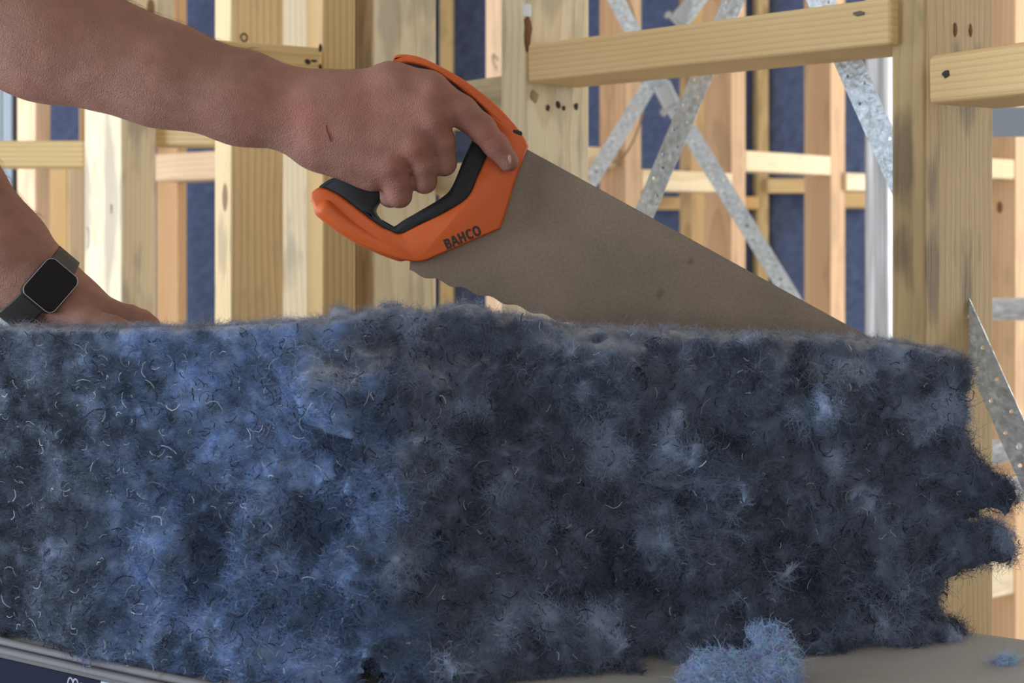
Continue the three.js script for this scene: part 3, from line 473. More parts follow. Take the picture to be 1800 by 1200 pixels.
// ------------------------------------------------------------------ the grey wrapped pack that serves as a bench
{
  const ang = 30 * Math.PI / 180, L = 1.15, Dp = 0.40, H = 0.75;
  const pk = group('wrapped_pack', V(-0.378, 0, -1.007)); pk.rotation.y = -ang;   // local x runs right and nearer, local -z runs away
  tag(pk, 'grey plastic-wrapped pack with a navy printed label, used as a bench under the slab', 'pack');
  const g = new RoundedBoxGeometry(L, H, Dp, 10, 0.014), big = new THREE.BoxGeometry(L, H, Dp, 90, 40, 40), p = big.attributes.position;
  for (let i = 0; i < p.count; i++) {
    let x = p.getX(i), y = p.getY(i), z = p.getZ(i); const ex = L / 2 - Math.abs(x), ey = H / 2 - Math.abs(y), ez = Dp / 2 - Math.abs(z), r = 0.025;
    const q = V(x, y, z), inn = V(clamp(x, -L / 2 + r, L / 2 - r), clamp(y, -H / 2 + r, H / 2 - r), clamp(z, -Dp / 2 + r, Dp / 2 - r)); const dl = q.clone().sub(inn); if (dl.length() > r * 0.5) q.copy(inn).addScaledVector(dl.normalize(), r);
    const w = 0.0016 * fbm(x * 9, y * 9, z * 9, 3); q.x += w; q.y += w; q.z += w; if (y < -H / 2 + 0.05) q.y = Math.max(q.y, -H / 2);
    p.setXYZ(i, q.x, q.y, q.z);
  }
  big.computeVertexNormals();
  const film = std({ color: lin(0.34, 0.315, 0.29), roughness: 0.55 });
  const b = part('wrapping', mergeVertices(big.deleteAttribute('uv').deleteAttribute('normal')), film, pk); b.geometry.computeVertexNormals(); b.position.set(L / 2 - 0.26, H / 2, -Dp / 2);
  const seamMat = std({ color: lin(0.14, 0.125, 0.125), roughness: 0.7 });
  const rim = (y, z, r, n) => part(n, new THREE.TubeGeometry(new THREE.CatmullRomCurve3([...Array(24)].map((_, i) => V(-0.26 + 0.02 + (L - 0.04) * i / 23, y + 0.0012 * noise(i * 0.6, y * 100, 0), z + 0.001 * noise(i * 0.5, 3, z)))), 120, r, 10), seamMat, pk);
  rim(0.7480, -0.004, 0.0030, 'seam'); rim(0.7430, 0.0, 0.0028, 'seam');
  // printed label on the front face
  const cv = document.createElement('canvas'); cv.width = 1600; cv.height = 496; const cx = cv.getContext('2d');
  cx.fillStyle = '#191a30'; cx.fillRect(0, 0, 1600, 496);
  for (let i = 0; i < 500; i++) { cx.strokeStyle = 'rgba(90,95,140,' + rr(0.03, 0.12) + ')'; cx.beginPath(); const x = rr(0, 1140), y = rr(0, 496); cx.moveTo(x, y); cx.lineTo(x - rr(5, 30), y + rr(30, 120)); cx.stroke(); }
  cx.fillStyle = '#b4bac4'; cx.fillRect(1143, 0, 457, 496);
  cx.strokeStyle = '#30344a'; cx.lineWidth = 9; cx.beginPath(); cx.moveTo(1216, 8); cx.quadraticCurveTo(1182, 50, 1184, 496); cx.stroke();
  cx.strokeStyle = '#aaadba'; cx.lineWidth = 9; cx.lineCap = 'round';
  cx.beginPath(); cx.moveTo(893, 190); cx.lineTo(893, 56); cx.bezierCurveTo(897, 10, 928, 10, 934, 44); cx.bezierCurveTo(940, 10, 971, 10, 975, 56); cx.lineTo(975, 190); cx.stroke();
  cx.setLineDash([22, 14]); cx.beginPath(); cx.moveTo(920, 70); cx.lineTo(920, 190); cx.moveTo(948, 70); cx.lineTo(948, 190); cx.stroke(); cx.setLineDash([]);
  cx.fillStyle = '#b0b3c0'; cx.font = '104px sans-serif'; cx.fillText('oroune', 984, 88, 140);
  const lt = new THREE.CanvasTexture(cv); lt.colorSpace = THREE.SRGBColorSpace; lt.anisotropy = 8;
  const lw = 0.21, lab = part('label', new RoundedBoxGeometry(lw, 0.065, 0.0016, 1, 0.0006), new THREE.MeshPhysicalMaterial({ map: lt, roughness: 0.8, specularIntensity: 0.3, color: lin(0.8, 0.8, 0.8) }), pk);
  { const q = lab.geometry.attributes.position, uv = lab.geometry.attributes.uv; for (let i = 0; i < q.count; i++) uv.setXY(i, q.getX(i) / lw + 0.5, q.getY(i) / 0.065 + 0.5); }
  lab.position.set(-0.042 + lw / 2, 0.7385 - 0.0325, 0.0026); lab.userData.label = 'navy and pale printed label';
}

// ------------------------------------------------------------------ handsaw
{
  const d0 = bladeD, K = d0 / F, C = at(820, 320, d0), sx = (px) => (px - 820) * K, sy = (py) => -(py - 320) * K;
  const saw = group('handsaw', C); tag(saw, 'handsaw with orange and black handle and a broad grey blade cutting the insulation', 'saw');
  const path = (pts, S = new THREE.Shape()) => { S.setFromPoints(new THREE.SplineCurve(pts.map(([x, y]) => new THREE.Vector2(sx(x), sy(y)))).getPoints(pts.length * 6)); return S; };
  const poly = (segs) => { const out = []; for (const s of segs) { const p = s.map(([x, y]) => new THREE.Vector2(sx(x), sy(y))); const q = p.length > 2 ? new THREE.SplineCurve(p).getPoints(p.length * 6) : p; for (const z of q) if (!out.length || out[out.length - 1].distanceTo(z) > 1e-5) out.push(z); } if (out[0].distanceTo(out[out.length - 1]) < 1e-5) out.pop(); return out; };
  // blade: wavy cutting edge
  const bl = [[900, 246], [925, 262], [1640, 654], [1672, 690], [1668, 782]].map(([x, y]) => new THREE.Vector2(sx(x), sy(y)));
  for (let i = 0, n = 480; i <= n; i++) { const x = 1662 - (1662 - 722) * i / n, ph = (x - 722) / 47, w = 0.5 - 0.5 * Math.cos((ph % 1) * 6.2832 ** 1), t = ((x - 722) / 5.2) % 1; bl.push(new THREE.Vector2(sx(x), sy(476 + 0.3286 * (x - 720) + (w - 0.5) * 5.5 + (t < 0.5 ? t : 1 - t) * 1.4))); }
  bl.push(new THREE.Vector2(sx(720), sy(474)), new THREE.Vector2(sx(721), sy(458)), new THREE.Vector2(sx(745), sy(440)));
  const bg = new THREE.ExtrudeGeometry(new THREE.Shape(bl), { depth: 0.0009, bevelEnabled: true, bevelSize: 0.0002, bevelThickness: 0.0002, bevelSegments: 1, curveSegments: 4 }).translate(0, 0, -0.00045);
  const steel = dataTex(512, 512, (x, y) => { const u = x / 512, v = y / 512, k = 0.60 + 0.16 * fbm(u * 5, v * 5, 2, 4) + 0.05 * noise(u * 220, v * 220, 1), sp = sstep(0.30, 0.5, fbm(u * 16, v * 16, 12, 3)) * 0.12; return [k - sp, (k - sp) * 0.91, (k - sp) * 0.82]; });
  steel.repeat.set(2.2, 2.2);
  part('blade', bg, std({ map: steel, color: lin(0.60, 0.55, 0.49), metalness: 0.25, roughness: 0.5 }), saw).userData.label = 'broad grey steel blade with a wavy cutting edge';
  // orange shell: a C around the black grip
  const orangeC = poly([
    [[692, 108], [698, 100], [715, 98.5], [745, 105], [790, 127], [830, 152], [870, 184], [905, 221], [923, 246]], [[923, 246], [928, 258]], [[928, 258], [906, 318], [890, 372], [879, 402]], [[879, 402], [752, 457]],
    [[752, 457], [735, 460], [705, 455], [660, 440], [612, 415], [572, 380], [553, 356], [550, 343], [556, 334], [567, 329]],
    [[567, 329], [585, 335], [604, 346], [637, 371], [666, 393], [688, 404], [706, 410], [736, 396], [787, 371], [823, 346], [840, 310], [857, 272], [870, 240], [868, 219], [848, 191], [820, 168], [793, 147], [757, 125], [725, 116], [700, 114.5], [692, 108]]]);
  const orange = std({ color: lin(0.60, 0.098, 0.010), roughness: 0.55 });
  const og = new THREE.ExtrudeGeometry(new THREE.Shape(orangeC), { depth: 0.018, bevelEnabled: true, bevelSize: 0.0018, bevelThickness: 0.005, bevelSegments: 4, bevelOffset: -0.0018 }).translate(0, 0, -0.009);
  part('handle_shell', toCreasedNormals(og, 0.7), orange, saw).userData.label = 'orange handle shell';
  // flared lower horn: a rounded wing that swells to both sides
  { const c = new THREE.CatmullRomCurve3([[556, 345], [580, 368], [615, 396], [660, 422], [705, 441], [738, 449]].map(([x, y]) => V(sx(x), sy(y), 0))), N = 40, R = 28, pos = [], idx = [];
    for (let i = 0; i <= N; i++) { const t = i / N, p = c.getPoint(t), tg = c.getTangent(t), nn = V(-tg.y, tg.x, 0); const env = Math.sin(Math.PI * clamp(0.08 + t * 0.92, 0, 1)) ** 0.55, a = (0.0105 * (1 - 0.35 * t)) * Math.max(0.45, Math.sqrt(Math.min(1, t * 7))) * Math.min(1, (1.02 - t) * 5), b = lerp(0.019, 0.0135, sstep(0, 0.9, t)) * Math.max(0.45, Math.sqrt(Math.min(1, t * 6)));
      for (let j = 0; j < R; j++) { const q = j / R * 6.2832, cs = Math.cos(q), sn = Math.sin(q), pw = (z) => Math.sign(z) * Math.abs(z) ** 0.8; const v = p.clone().addScaledVector(nn, -0.001 + pw(cs) * a).add(V(0, 0, pw(sn) * b)); pos.push(v.x, v.y, v.z); } }
    for (let i = 0; i < N; i++) for (let j = 0; j < R; j++) { const a = i * R + j, b = i * R + (j + 1) % R; idx.push(a, b, a + R, b, b + R, a + R); }
    for (const [e, f] of [[0, 0], [N, 1]]) { const ci = pos.length / 3, p = c.getPoint(f); pos.push(p.x, p.y, 0); for (let j = 0; j < R; j++) { const a = e * R + j, b = e * R + (j + 1) % R; f ? idx.push(a, b, ci) : idx.push(b, a, ci); } }
    const g = new THREE.BufferGeometry(); g.setAttribute('position', new THREE.Float32BufferAttribute(pos, 3)); g.setIndex(idx); g.computeVertexNormals(); part('handle_horn', g, orange, saw); }
  // black rubber: grip and lining around the finger opening
  const rubberOut = poly([[[567, 329], [585, 335], [604, 346], [637, 371], [666, 393], [688, 404], [706, 410], [736, 396], [787, 371], [823, 346], [840, 310], [857, 272], [870, 240], [868, 219], [848, 191], [820, 168], [793, 147], [757, 125], [725, 116], [714, 116]], [[714, 116], [694, 150], [672, 190], [648, 235], [620, 280], [594, 312], [580, 320], [567, 329]]]);
  const hole = poly([[[662, 358], [657, 372], [668, 389], [689, 403], [715, 388], [738, 375], [779, 350], [798, 330], [819, 280], [833, 250], [846, 228], [836, 212], [812, 190], [786, 170], [768, 164], [752, 174], [738, 205], [722, 250], [702, 295], [683, 328], [662, 358]]]);
  const rs = new THREE.Shape(rubberOut); rs.holes.push(new THREE.Path(hole));
  const rg = new THREE.ExtrudeGeometry(rs, { depth: 0.014, bevelEnabled: true, bevelSize: 0.003, bevelThickness: 0.006, bevelSegments: 5, bevelOffset: -0.0015 }).translate(0, 0, -0.007);
  part('rubber_grip', toCreasedNormals(rg, 0.9), std({ color: lin(0.014, 0.013, 0.016), roughness: 0.75 }), saw).userData.label = 'black rubber grip';
  // lettering and the hang slot
  const font = await new FontLoader().loadAsync('fonts/droid/droid_sans_bold.typeface.json');
  const tg = new TextGeometry('BAHCO', { font, size: 0.0066, depth: 0.0002, curveSegments: 6, bevelEnabled: true, bevelSize: 0.00022, bevelThickness: 0.0001, bevelSegments: 1 }); tg.computeBoundingBox();
  const tw = tg.boundingBox.max.x, want = 68 * K; tg.scale(want / tw, 1.2, 1);
  const tm = part('lettering', tg, std({ color: lin(0.03, 0.015, 0.012), roughness: 0.8 }), saw); tm.position.set(sx(786), sy(438.5), 0.0141); tm.rotation.z = 23.8 * Math.PI / 180;
  const sl = part('hang_slot', new THREE.CapsuleGeometry(0.0021, 0.0045, 6, 12).scale(1, 1, 0.2), dark, saw); sl.position.set(sx(909), sy(235), 0.0137); sl.rotation.z = 1.15;
}

// ------------------------------------------------------------------ the person: right hand on the saw, left hand on the slab
{
  const HD = 1.085, P = (px, py, dz = 0) => { const p = at(px, py, HD); p.z -= dz; return p; };
  const prim = (a, ra, b, rb, fz = 1) => ({ a, b, ra, rb, fz, ba: b.clone().sub(a).multiply(V(1, 1, fz)) });
  const dist = (q, x, y, z) => { const px = x - q.a.x, py = y - q.a.y, pz = (z - q.a.z) * q.fz, b = q.ba, l2 = b.x * b.x + b.y * b.y + b.z * b.z, h = l2 ? clamp((px * b.x + py * b.y + pz * b.z) / l2, 0, 1) : 0; const dx = px - b.x * h, dy = py - b.y * h, dz = pz - b.z * h; return Math.sqrt(dx * dx + dy * dy + dz * dz) - lerp(q.ra, q.rb, h); };
  const chain = (pts, fz = 1) => pts.slice(1).map((p, i) => prim(pts[i][0], pts[i][1], p[0], p[1], fz));
  const uni = (list, k) => (x, y, z) => { let a = 9; for (const q of list) a = smin(a, dist(q, x, y, z), k); return a; };
  // right arm
  const elbowR = P(-60, 6, 0), shR = V(-0.66, 1.42, -1.12);
  const armR = uni([...chain([[elbowR, 0.0555], [P(85, 60), 0.0525], [P(285, 131), 0.0405], [P(430, 173), 0.0355], [P(540, 203), 0.0305]], 1.15),
    prim(P(540, 203), 0.0305, P(610, 215, -0.004), 0.031, 1.45), prim(P(505, 168, 0), 0.020, P(590, 178, -0.004), 0.019), prim(elbowR, 0.053, shR, 0.056)], 0.012);
  const palmR = uni([prim(P(570, 180, -0.004), 0.0195, P(690, 152, -0.010), 0.0165), prim(P(690, 152, -0.010), 0.0165, P(755, 158, -0.012), 0.0145), prim(P(570, 195, -0.006), 0.02, P(752, 200, -0.016), 0.0155), prim(P(570, 225, -0.006), 0.02, P(726, 248, -0.014), 0.0145), prim(P(570, 252, -0.002), 0.02, P(684, 286, -0.010), 0.0135),
    prim(P(560, 262, 0.004), 0.0165, P(655, 303, 0.002), 0.0155), prim(P(585, 190, 0.01), 0.02, P(700, 165, 0.014), 0.017)], 0.010);
  const knuck = uni([prim(P(766, 166, -0.014), 0.0125, P(772, 172, -0.014), 0.012), prim(P(764, 214, -0.018), 0.0125, P(767, 222, -0.016), 0.0115), prim(P(733, 258, -0.016), 0.0115, P(736, 266, -0.014), 0.0105), prim(P(690, 294, -0.012), 0.011, P(692, 300, -0.01), 0.0105)], 0.006);
  const fingersR = [
    chain([[P(762, 168, -0.012), 0.0135], [P(812, 198, -0.010), 0.0125], [P(846, 226, -0.006), 0.0112], [P(872, 256, -0.002), 0.0100], [P(893, 283, 0.0005), 0.0085]]),
    chain([[P(762, 214, -0.014), 0.0125], [P(777, 250, -0.010), 0.0105], [P(780, 286, -0.001), 0.0100], [P(770, 280, 0.022), 0.0098], [P(745, 262, 0.045), 0.009], [P(722, 255, 0.050), 0.0085]]),
    chain([[P(730, 256, -0.012), 0.0120], [P(744, 290, -0.008), 0.0102], [P(746, 319, -0.001), 0.0094], [P(736, 312, 0.022), 0.0092], [P(712, 294, 0.044), 0.0085], [P(690, 288, 0.049), 0.008]]),
    chain([[P(690, 292, -0.008), 0.0118], [P(700, 318, -0.005), 0.0108], [P(701, 342, 0.000), 0.0100], [P(683, 342, 0.016), 0.009], [P(668, 330, 0.038), 0.008], [P(650, 322, 0.044), 0.0075]]),
    chain([[P(625, 185, 0.008), 0.016], [P(690, 160, 0.032), 0.0135], [P(728, 178, 0.052), 0.0115], [P(748, 205, 0.056), 0.0095]])].map((c) => uni(c, 0.004));
  // nail beds on the index finger are a sub-part; left arm
  const elbowL = V(-0.585, 1.16, -1.19), shL = V(-0.67, 1.38, -1.42), LD = 1.115, Q = (px, py, dz = 0) => { const p = at(px, py, LD); p.z -= dz; return p; };
  const armL = uni([...chain([[elbowL, 0.044], [Q(-110, 330, 0.02), 0.043], [Q(0, 440, 0.006), 0.0365], [Q(62, 506, 0.006), 0.0325]], 1.1), prim(Q(62, 506, 0.006), 0.0325, Q(112, 536, 0.012), 0.0265, 1.2), prim(elbowL, 0.046, shL, 0.054)], 0.012);
  const palmL = uni([prim(Q(112, 538, 0.004), 0.020, Q(190, 558, 0.000), 0.0145), prim(Q(112, 538, 0.02), 0.02, Q(176, 558, 0.022), 0.014), prim(Q(112, 540, 0.036), 0.018, Q(162, 558, 0.044), 0.013), prim(Q(112, 542, 0.046), 0.017, Q(150, 558, 0.062), 0.012)], 0.010);
  const fingersL = [chain([[Q(120, 546, -0.006), 0.017], [Q(170, 566, -0.022), 0.0125], [Q(215, 572, -0.03), 0.010], [Q(240, 576, -0.032), 0.0085]]),
    chain([[Q(180, 556, 0), 0.0128], [Q(226, 560, -0.002), 0.0098], [Q(252, 568, -0.003), 0.0088], [Q(266, 574, -0.003), 0.0075]]),
    chain([[Q(172, 558, 0.022), 0.0128], [Q(212, 562, 0.025), 0.010], [Q(236, 570, 0.026), 0.009], [Q(250, 576, 0.027), 0.008]]),
    chain([[Q(160, 558, 0.044), 0.012], [Q(198, 562, 0.05), 0.0095], [Q(220, 570, 0.052), 0.0085], [Q(232, 576, 0.052), 0.0075]]),
    chain([[Q(148, 558, 0.062), 0.011], [Q(180, 563, 0.072), 0.0085], [Q(200, 571, 0.076), 0.0075], [Q(210, 576, 0.077), 0.007]])].map((c) => uni(c, 0.004));
  // trunk, head and legs stand outside the frame on the left
  const trunkP = [prim(V(-0.86, 0.95, -1.16), 0.12, V(-0.86, 0.95, -1.34), 0.12), prim(V(-0.86, 0.95, -1.25), 0.14, V(-0.76, 1.22, -1.26), 0.145), prim(V(-0.72, 1.34, -1.16), 0.10, V(-0.72, 1.32, -1.40), 0.10), prim(V(-0.76, 1.22, -1.26), 0.14, V(-0.72, 1.35, -1.27), 0.12)];
  const trunk = uni(trunkP, 0.05), legs = uni([...[-1.15, -1.36].flatMap((z, i) => chain([[V(-0.88, 0.92, z), 0.095], [V(-0.86 + i * 0.05, 0.50, z), 0.062], [V(-0.92 + i * 0.06, 0.09, z), 0.042]])), prim(V(-0.92, 0.045, -1.15), 0.04, V(-0.74, 0.035, -1.13), 0.032), prim(V(-0.86, 0.045, -1.36), 0.04, V(-0.68, 0.035, -1.36), 0.032)], 0.03);
  const HC = V(-0.60, 1.60, -1.25), headP = uni([prim(V(-0.70, 1.42, -1.265), 0.058, V(-0.64, 1.53, -1.255), 0.055), prim(HC, 0.088, V(-0.615, 1.645, -1.25), 0.09), prim(V(-0.56, 1.55, -1.25), 0.058, V(-0.545, 1.535, -1.25), 0.045), prim(V(-0.525, 1.60, -1.25), 0.014, V(-0.497, 1.58, -1.25), 0.013), prim(V(-0.62, 1.60, -1.155), 0.016, V(-0.625, 1.62, -1.153), 0.02, 2), prim(V(-0.62, 1.60, -1.345), 0.016, V(-0.625, 1.62, -1.347), 0.02, 2), prim(V(-0.515, 1.548, -1.235), 0.009, V(-0.515, 1.548, -1.265), 0.009)], 0.018);
  const headF = (x, y, z) => { let a = headP(x, y, z); for (const s of [-1, 1]) a = smax(a, -(Math.hypot(x + 0.513, y - 1.612, z + 1.25 - s * 0.033) - 0.014), 0.012); for (const s of [-1, 1]) a = smin(a, Math.hypot(x + 0.532, y - 1.612, z + 1.25 - s * 0.033) - 0.0135, 0.003); return a; };
  const grooves = (x, y, z) => 0.0006 * noise(x * 55, y * 55, z * 55) + 0.00022 * noise(x * 300, y * 300, z * 300);
  const body = (x, y, z) => {
    let r = smin(armR(x, y, z), palmR(x, y, z), 0.016); r = smin(r, knuck(x, y, z), 0.006); let fr = 9; for (const f of fingersR) fr = Math.min(fr, smin(fr, f(x, y, z), 0.0012)); r = smin(r, fr, 0.006);
    let l = smin(armL(x, y, z), palmL(x, y, z), 0.014), fl = 9; for (const f of fingersL) fl = smin(fl, f(x, y, z), 0.0015); l = smin(l, fl, 0.006);
    let b = Math.min(r, l);
    if (x < -0.42) { b = smin(b, trunk(x, y, z), 0.03); b = smin(b, legs(x, y, z), 0.03); b = smin(b, headF(x, y, z), 0.025); }
    return b + (Math.abs(b) < 0.006 ? grooves(x, y, z) : 0);
  };
  const g1 = nets([-0.45, 1.055, -1.165], [0.025, 1.29, -1.02], 0.0023, (x, y, z) => { let r = smin(armR(x, y, z), palmR(x, y, z), 0.016); r = smin(r, knuck(x, y, z), 0.006); let fr = 9; for (const f of fingersR) fr = smin(fr, f(x, y, z), 0.0008); r = smin(r, fr, 0.0045); return r + (Math.abs(r) < 0.006 ? grooves(x, y, z) : 0); });
  const g2 = nets([-0.45, 0.945, -1.23], [-0.26, 1.14, -1.055], 0.0025, (x, y, z) => { let l = smin(armL(x, y, z), palmL(x, y, z), 0.014), fl = 9; for (const f of fingersL) fl = smin(fl, f(x, y, z), 0.0015); l = smin(l, fl, 0.006); return l + (Math.abs(l) < 0.006 ? grooves(x, y, z) : 0); });
  const g3 = nets([-1.06, -0.01, -1.62], [-0.442, 1.78, -0.98], 0.012, body);
  const skinG = mergeGeometries([g1, g2, g3]);
  { const p = skinG.attributes.position, c = new Float32Array(p.count * 3), uv = new Float32Array(p.count * 2), red = [P(772, 172), P(768, 218), P(735, 262), P(690, 296), P(640, 190), P(540, 215), P(860, 240), P(430, 200)];
    for (let i = 0; i < p.count; i++) {
      const x = p.getX(i), y = p.getY(i), z = p.getZ(i), n = fbm(x * 28, y * 28, z * 28, 3), m = noise(x * 90, y * 90, z * 90); let k = 0; for (const q of red) k = Math.max(k, Math.exp(-(((x - q.x) ** 2 + (y - q.y) ** 2)) / 0.0005));
      k = clamp(0.45 * k + 0.5 * n + 0.1, 0, 1);
      let r = lerp(0.275, 0.30, k) * (1 + 0.12 * m + 0.15 * n), g = lerp(0.138, 0.102, k) * (1 + 0.12 * m + 0.15 * n), b = lerp(0.098, 0.078, k) * (1 + 0.12 * m + 0.15 * n);
      c.set([r, g, b], i * 3); uv[i * 2] = x * 10; uv[i * 2 + 1] = y * 10;
    }
    skinG.setAttribute('color', new THREE.BufferAttribute(c, 3)); skinG.setAttribute('uv', new THREE.BufferAttribute(uv, 2)); }
  const skinBump = dataTex(512, 512, (x, y) => { const u = x / 512 * 0.1, v = y / 512 * 0.1, k = 0.5 + 0.35 * noise(u * 900, v * 900, 1) + 0.3 * noise(u * 1900, v * 1900, 4) + 0.25 * noise(u * 260 + v * 160, v * 620, 8); return [k, k, k]; }, false);
  const per = group('person'); tag(per, 'person with bare forearms sawing the slab, watch on the wrist of the steadying hand', 'person');
  const bodyM = part('body', skinG, new THREE.MeshPhysicalMaterial({ vertexColors: true, roughness: 0.58, bumpMap: skinBump, bumpScale: 0.0006, specularIntensity: 0.5 }), per);
  // fingernail of the extended index finger
  { const nl = part('fingernail', new THREE.SphereGeometry(1, 20, 12).scale(0.0056, 0.0042, 0.0014), std({ color: lin(0.46, 0.28, 0.23), roughness: 0.4 }), per); nl.position.copy(P(900, 281, -0.0050)); nl.rotation.set(-0.1, 0.95, -0.75); }
  { const top = (px, py) => { const q = P(px, py), p = g1.attributes.position; let z = -9; for (let i = 0; i < p.count; i++) if (Math.hypot(p.getX(i) - q.x, p.getY(i) - q.y) < 0.0024) z = Math.max(z, p.getZ(i)); return V(q.x, q.y, z); };
    part('scratch', new THREE.TubeGeometry(new THREE.CatmullRomCurve3([[582, 225], [583, 234], [586, 242], [589, 253]].map(([x, y]) => top(x, y))), 16, 0.0005, 6), std({ color: lin(0.2, 0.03, 0.025), roughness: 0.6 }), per).userData.label = 'thin red scratch'; }
  // clothes outside the frame
  const shirtF = (x, y, z) => { let a = smin(trunk(x, y, z), uni([prim(shR, 0.07, V(-0.555, 1.335, -1.105), 0.072), prim(shL, 0.066, V(-0.635, 1.28, -1.335), 0.066)], 0.02)(x, y, z), 0.04) - 0.012; return Math.max(a, 0.90 - y, Math.hypot(x + 0.70, (y - 1.46) * 0.9, z + 1.265) < 0.085 ? 0.02 : -9); };
  part('shirt', nets([-1.08, 0.86, -1.62], [-0.5, 1.52, -0.96], 0.012, shirtF), std({ color: lin(0.05, 0.055, 0.065), roughness: 0.95 }), per);
  part('trousers', nets([-1.12, 0.03, -1.56], [-0.6, 1.04, -0.98], 0.013, (x, y, z) => Math.max(smin(legs(x, y, z), trunk(x, y, z), 0.03) - 0.016, 0.1 - y, y - 0.97)), std({ color: lin(0.08, 0.075, 0.06), roughness: 0.95 }), per);
  part('shoes', nets([-1.02, -0.01, -1.46], [-0.6, 0.16, -1.05], 0.009, (x, y, z) => Math.max(legs(x, y, z) - 0.009, y - 0.12, 0.002 - y)), std({ color: lin(0.1, 0.06, 0.03), roughness: 0.8 }), per);
  part('hair', nets([-0.76, 1.5, -1.4], [-0.48, 1.78, -1.1], 0.008, (x, y, z) => Math.max(Math.hypot(x + 0.618, y - 1.63, z + 1.25) - 0.108 - 0.004 * noise(x * 90, y * 90, z * 90), 0.02 - Math.max(y - 1.66, -0.63 - x) - 0.02)), std({ color: lin(0.05, 0.03, 0.018), roughness: 0.9 }), per);
  // fine hair along the forearms
  const hairG = [0, 1, 2].map(() => { const out = []; for (let s = 0; s < 4; s++) { const p = V(rr(-1, 1) * 0.006, rr(-1, 1) * 0.006, -0.0004), d = V(1, -0.3, 0.55).normalize(), pts = [p.clone()]; for (let i = 0; i < 4; i++) { p.addScaledVector(d, 0.0028); pts.push(p.clone()); d.add(V(rr(-0.1, 0.2), rr(-0.2, 0.1), -0.16)).normalize(); } ribbon(pts, 0.00009, 0.00004, out); } return geoOf(out); });
  { const p = g1.attributes.position, n = g1.attributes.normal, o = new THREE.Object3D(), L = hairG.map(() => []), v = V(), nn = V();
    for (let i = 0; i < 2600; i++) { const k = Math.floor(rnd() * p.count); v.fromBufferAttribute(p, k); nn.fromBufferAttribute(n, k); if (v.x > -0.19 || nn.y < -0.5) continue; const x = V(0.93, -0.36, 0).addScaledVector(nn, -V(0.93, -0.36, 0).dot(nn)).normalize(), y = nn.clone().cross(x); o.matrix.makeBasis(x, y, nn).setPosition(v); L[i % 3].push(o.matrix.clone()); }
    const p2 = g2.attributes.position, n2 = g2.attributes.normal;
    for (let i = 0; i < 700; i++) { const k = Math.floor(rnd() * p2.count); v.fromBufferAttribute(p2, k); nn.fromBufferAttribute(n2, k); if (v.x > -0.40) continue; const x = V(0.7, -0.7, 0).addScaledVector(nn, -V(0.7, -0.7, 0).dot(nn)).normalize(), y = nn.clone().cross(x); o.matrix.makeBasis(x, y, nn).setPosition(v); L[i % 3].push(o.matrix.clone()); }
    hairG.forEach((g, j) => { const m = new THREE.InstancedMesh(g, std({ color: lin(0.28, 0.17, 0.09), side: THREE.DoubleSide }), L[j].length); L[j].forEach((M, i) => m.setMatrixAt(i, M)); m.name = 'arm_hair' + (j ? '_00' + j : ''); m.userData.kind = 'stuff'; shade(m); per.add(m); }); }

  // wristwatch around the left wrist
  const W = Q(62, 506, 0.006), axis = V(0.66, -0.66, -0.34).normalize(), front = V(0.30, 0.34, 0.88); front.addScaledVector(axis, -front.dot(axis)).normalize(); const side = front.clone().cross(axis).normalize();
  const wt = group('wristwatch', W); wt.quaternion.setFromRotationMatrix(new THREE.Matrix4().makeBasis(axis, side, front)); tag(wt, 'black square smartwatch with silver rim on a dark ribbed strap around the left wrist', 'watch');
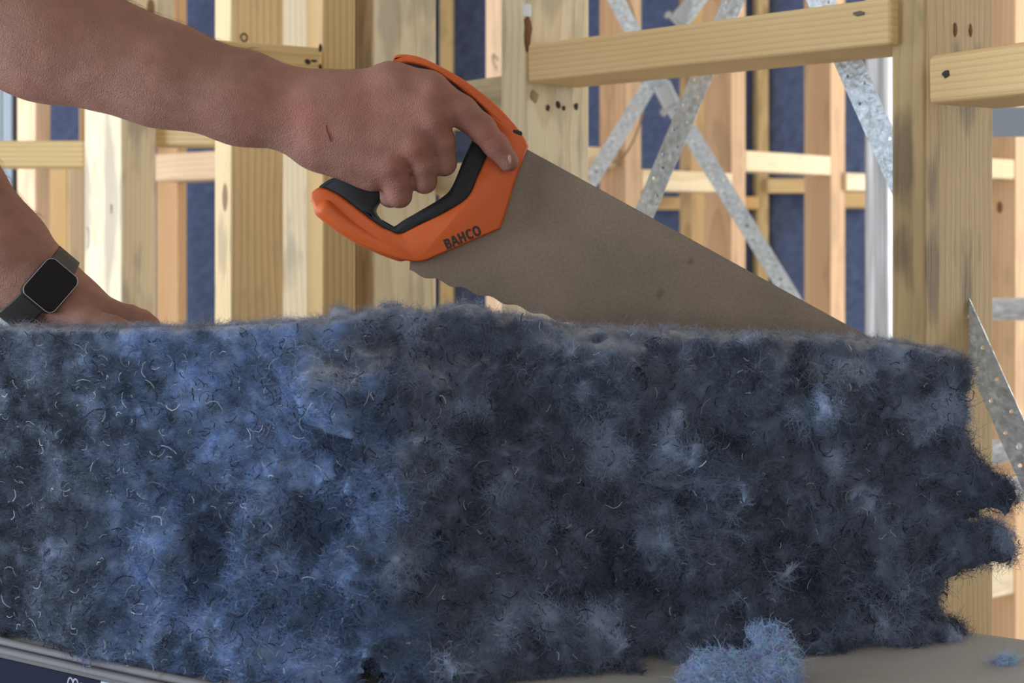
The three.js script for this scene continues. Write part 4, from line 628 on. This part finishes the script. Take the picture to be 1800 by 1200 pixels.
  const bandPts = []; { const rx = 0.0350, rz = 0.0325, n = 72; const pos = [], idx = []; const prof = [[-0.0115, 0], [-0.0105, 0.0022], [0.0105, 0.0022], [0.0115, 0], [0.0105, -0.0004], [-0.0105, -0.0004]];
    for (let i = 0; i <= n; i++) { const a = i / n * 6.2832, rib = 0.00025 * Math.sin(a * 60); for (const [x, h] of prof) pos.push(x, Math.cos(a) * (rx + h + rib), Math.sin(a) * (rz + h + rib)); }
    for (let i = 0; i < n; i++) for (let j = 0; j < 6; j++) { const a = i * 6 + j, b = i * 6 + (j + 1) % 6; idx.push(a, a + 6, b, b, a + 6, b + 6); }
    const g = new THREE.BufferGeometry(); g.setAttribute('position', new THREE.Float32BufferAttribute(pos, 3)); g.setIndex(idx); g.computeVertexNormals(); part('strap', toCreasedNormals(g, 0.6), std({ color: lin(0.045, 0.036, 0.032), roughness: 0.6 }), wt); }
  const ws = (w, h, r) => { const s = new THREE.Shape(); s.moveTo(-w + r, -h); s.lineTo(w - r, -h); s.absarc(w - r, -h + r, r, -Math.PI / 2, 0); s.lineTo(w, h - r); s.absarc(w - r, h - r, r, 0, Math.PI / 2); s.lineTo(-w + r, h); s.absarc(-w + r, h - r, r, Math.PI / 2, Math.PI); s.lineTo(-w, -h + r); s.absarc(-w + r, -h + r, r, Math.PI, 1.5 * Math.PI); return s; };
  const ex = (s, d, b) => new THREE.ExtrudeGeometry(s, { depth: d, bevelEnabled: true, bevelSize: b, bevelThickness: b, bevelSegments: 3, bevelOffset: -b });
  const cs = part('case', ex(ws(0.0155, 0.0185, 0.006), 0.0075, 0.0012), std({ color: lin(0.025, 0.024, 0.026), roughness: 0.4, metalness: 0.4 }), wt); cs.position.set(0.001, -0.002, 0.0315);
  const rimS = ws(0.0157, 0.0187, 0.0062); rimS.holes.push(new THREE.Path(ws(0.0151, 0.0181, 0.0057).getPoints(12))); const rm = part('rim', ex(rimS, 0.0008, 0.0002), std({ color: lin(0.42, 0.40, 0.39), metalness: 0.9, roughness: 0.35 }), cs); rm.position.z = 0.0083;
  const sc = part('screen', ex(ws(0.0147, 0.0177, 0.0053), 0.0006, 0.0004), new THREE.MeshPhysicalMaterial({ color: lin(0.010, 0.008, 0.010), roughness: 0.45, specularIntensity: 0.35 }), cs); sc.position.z = 0.0083;
}
renderer.render(scene, camera);
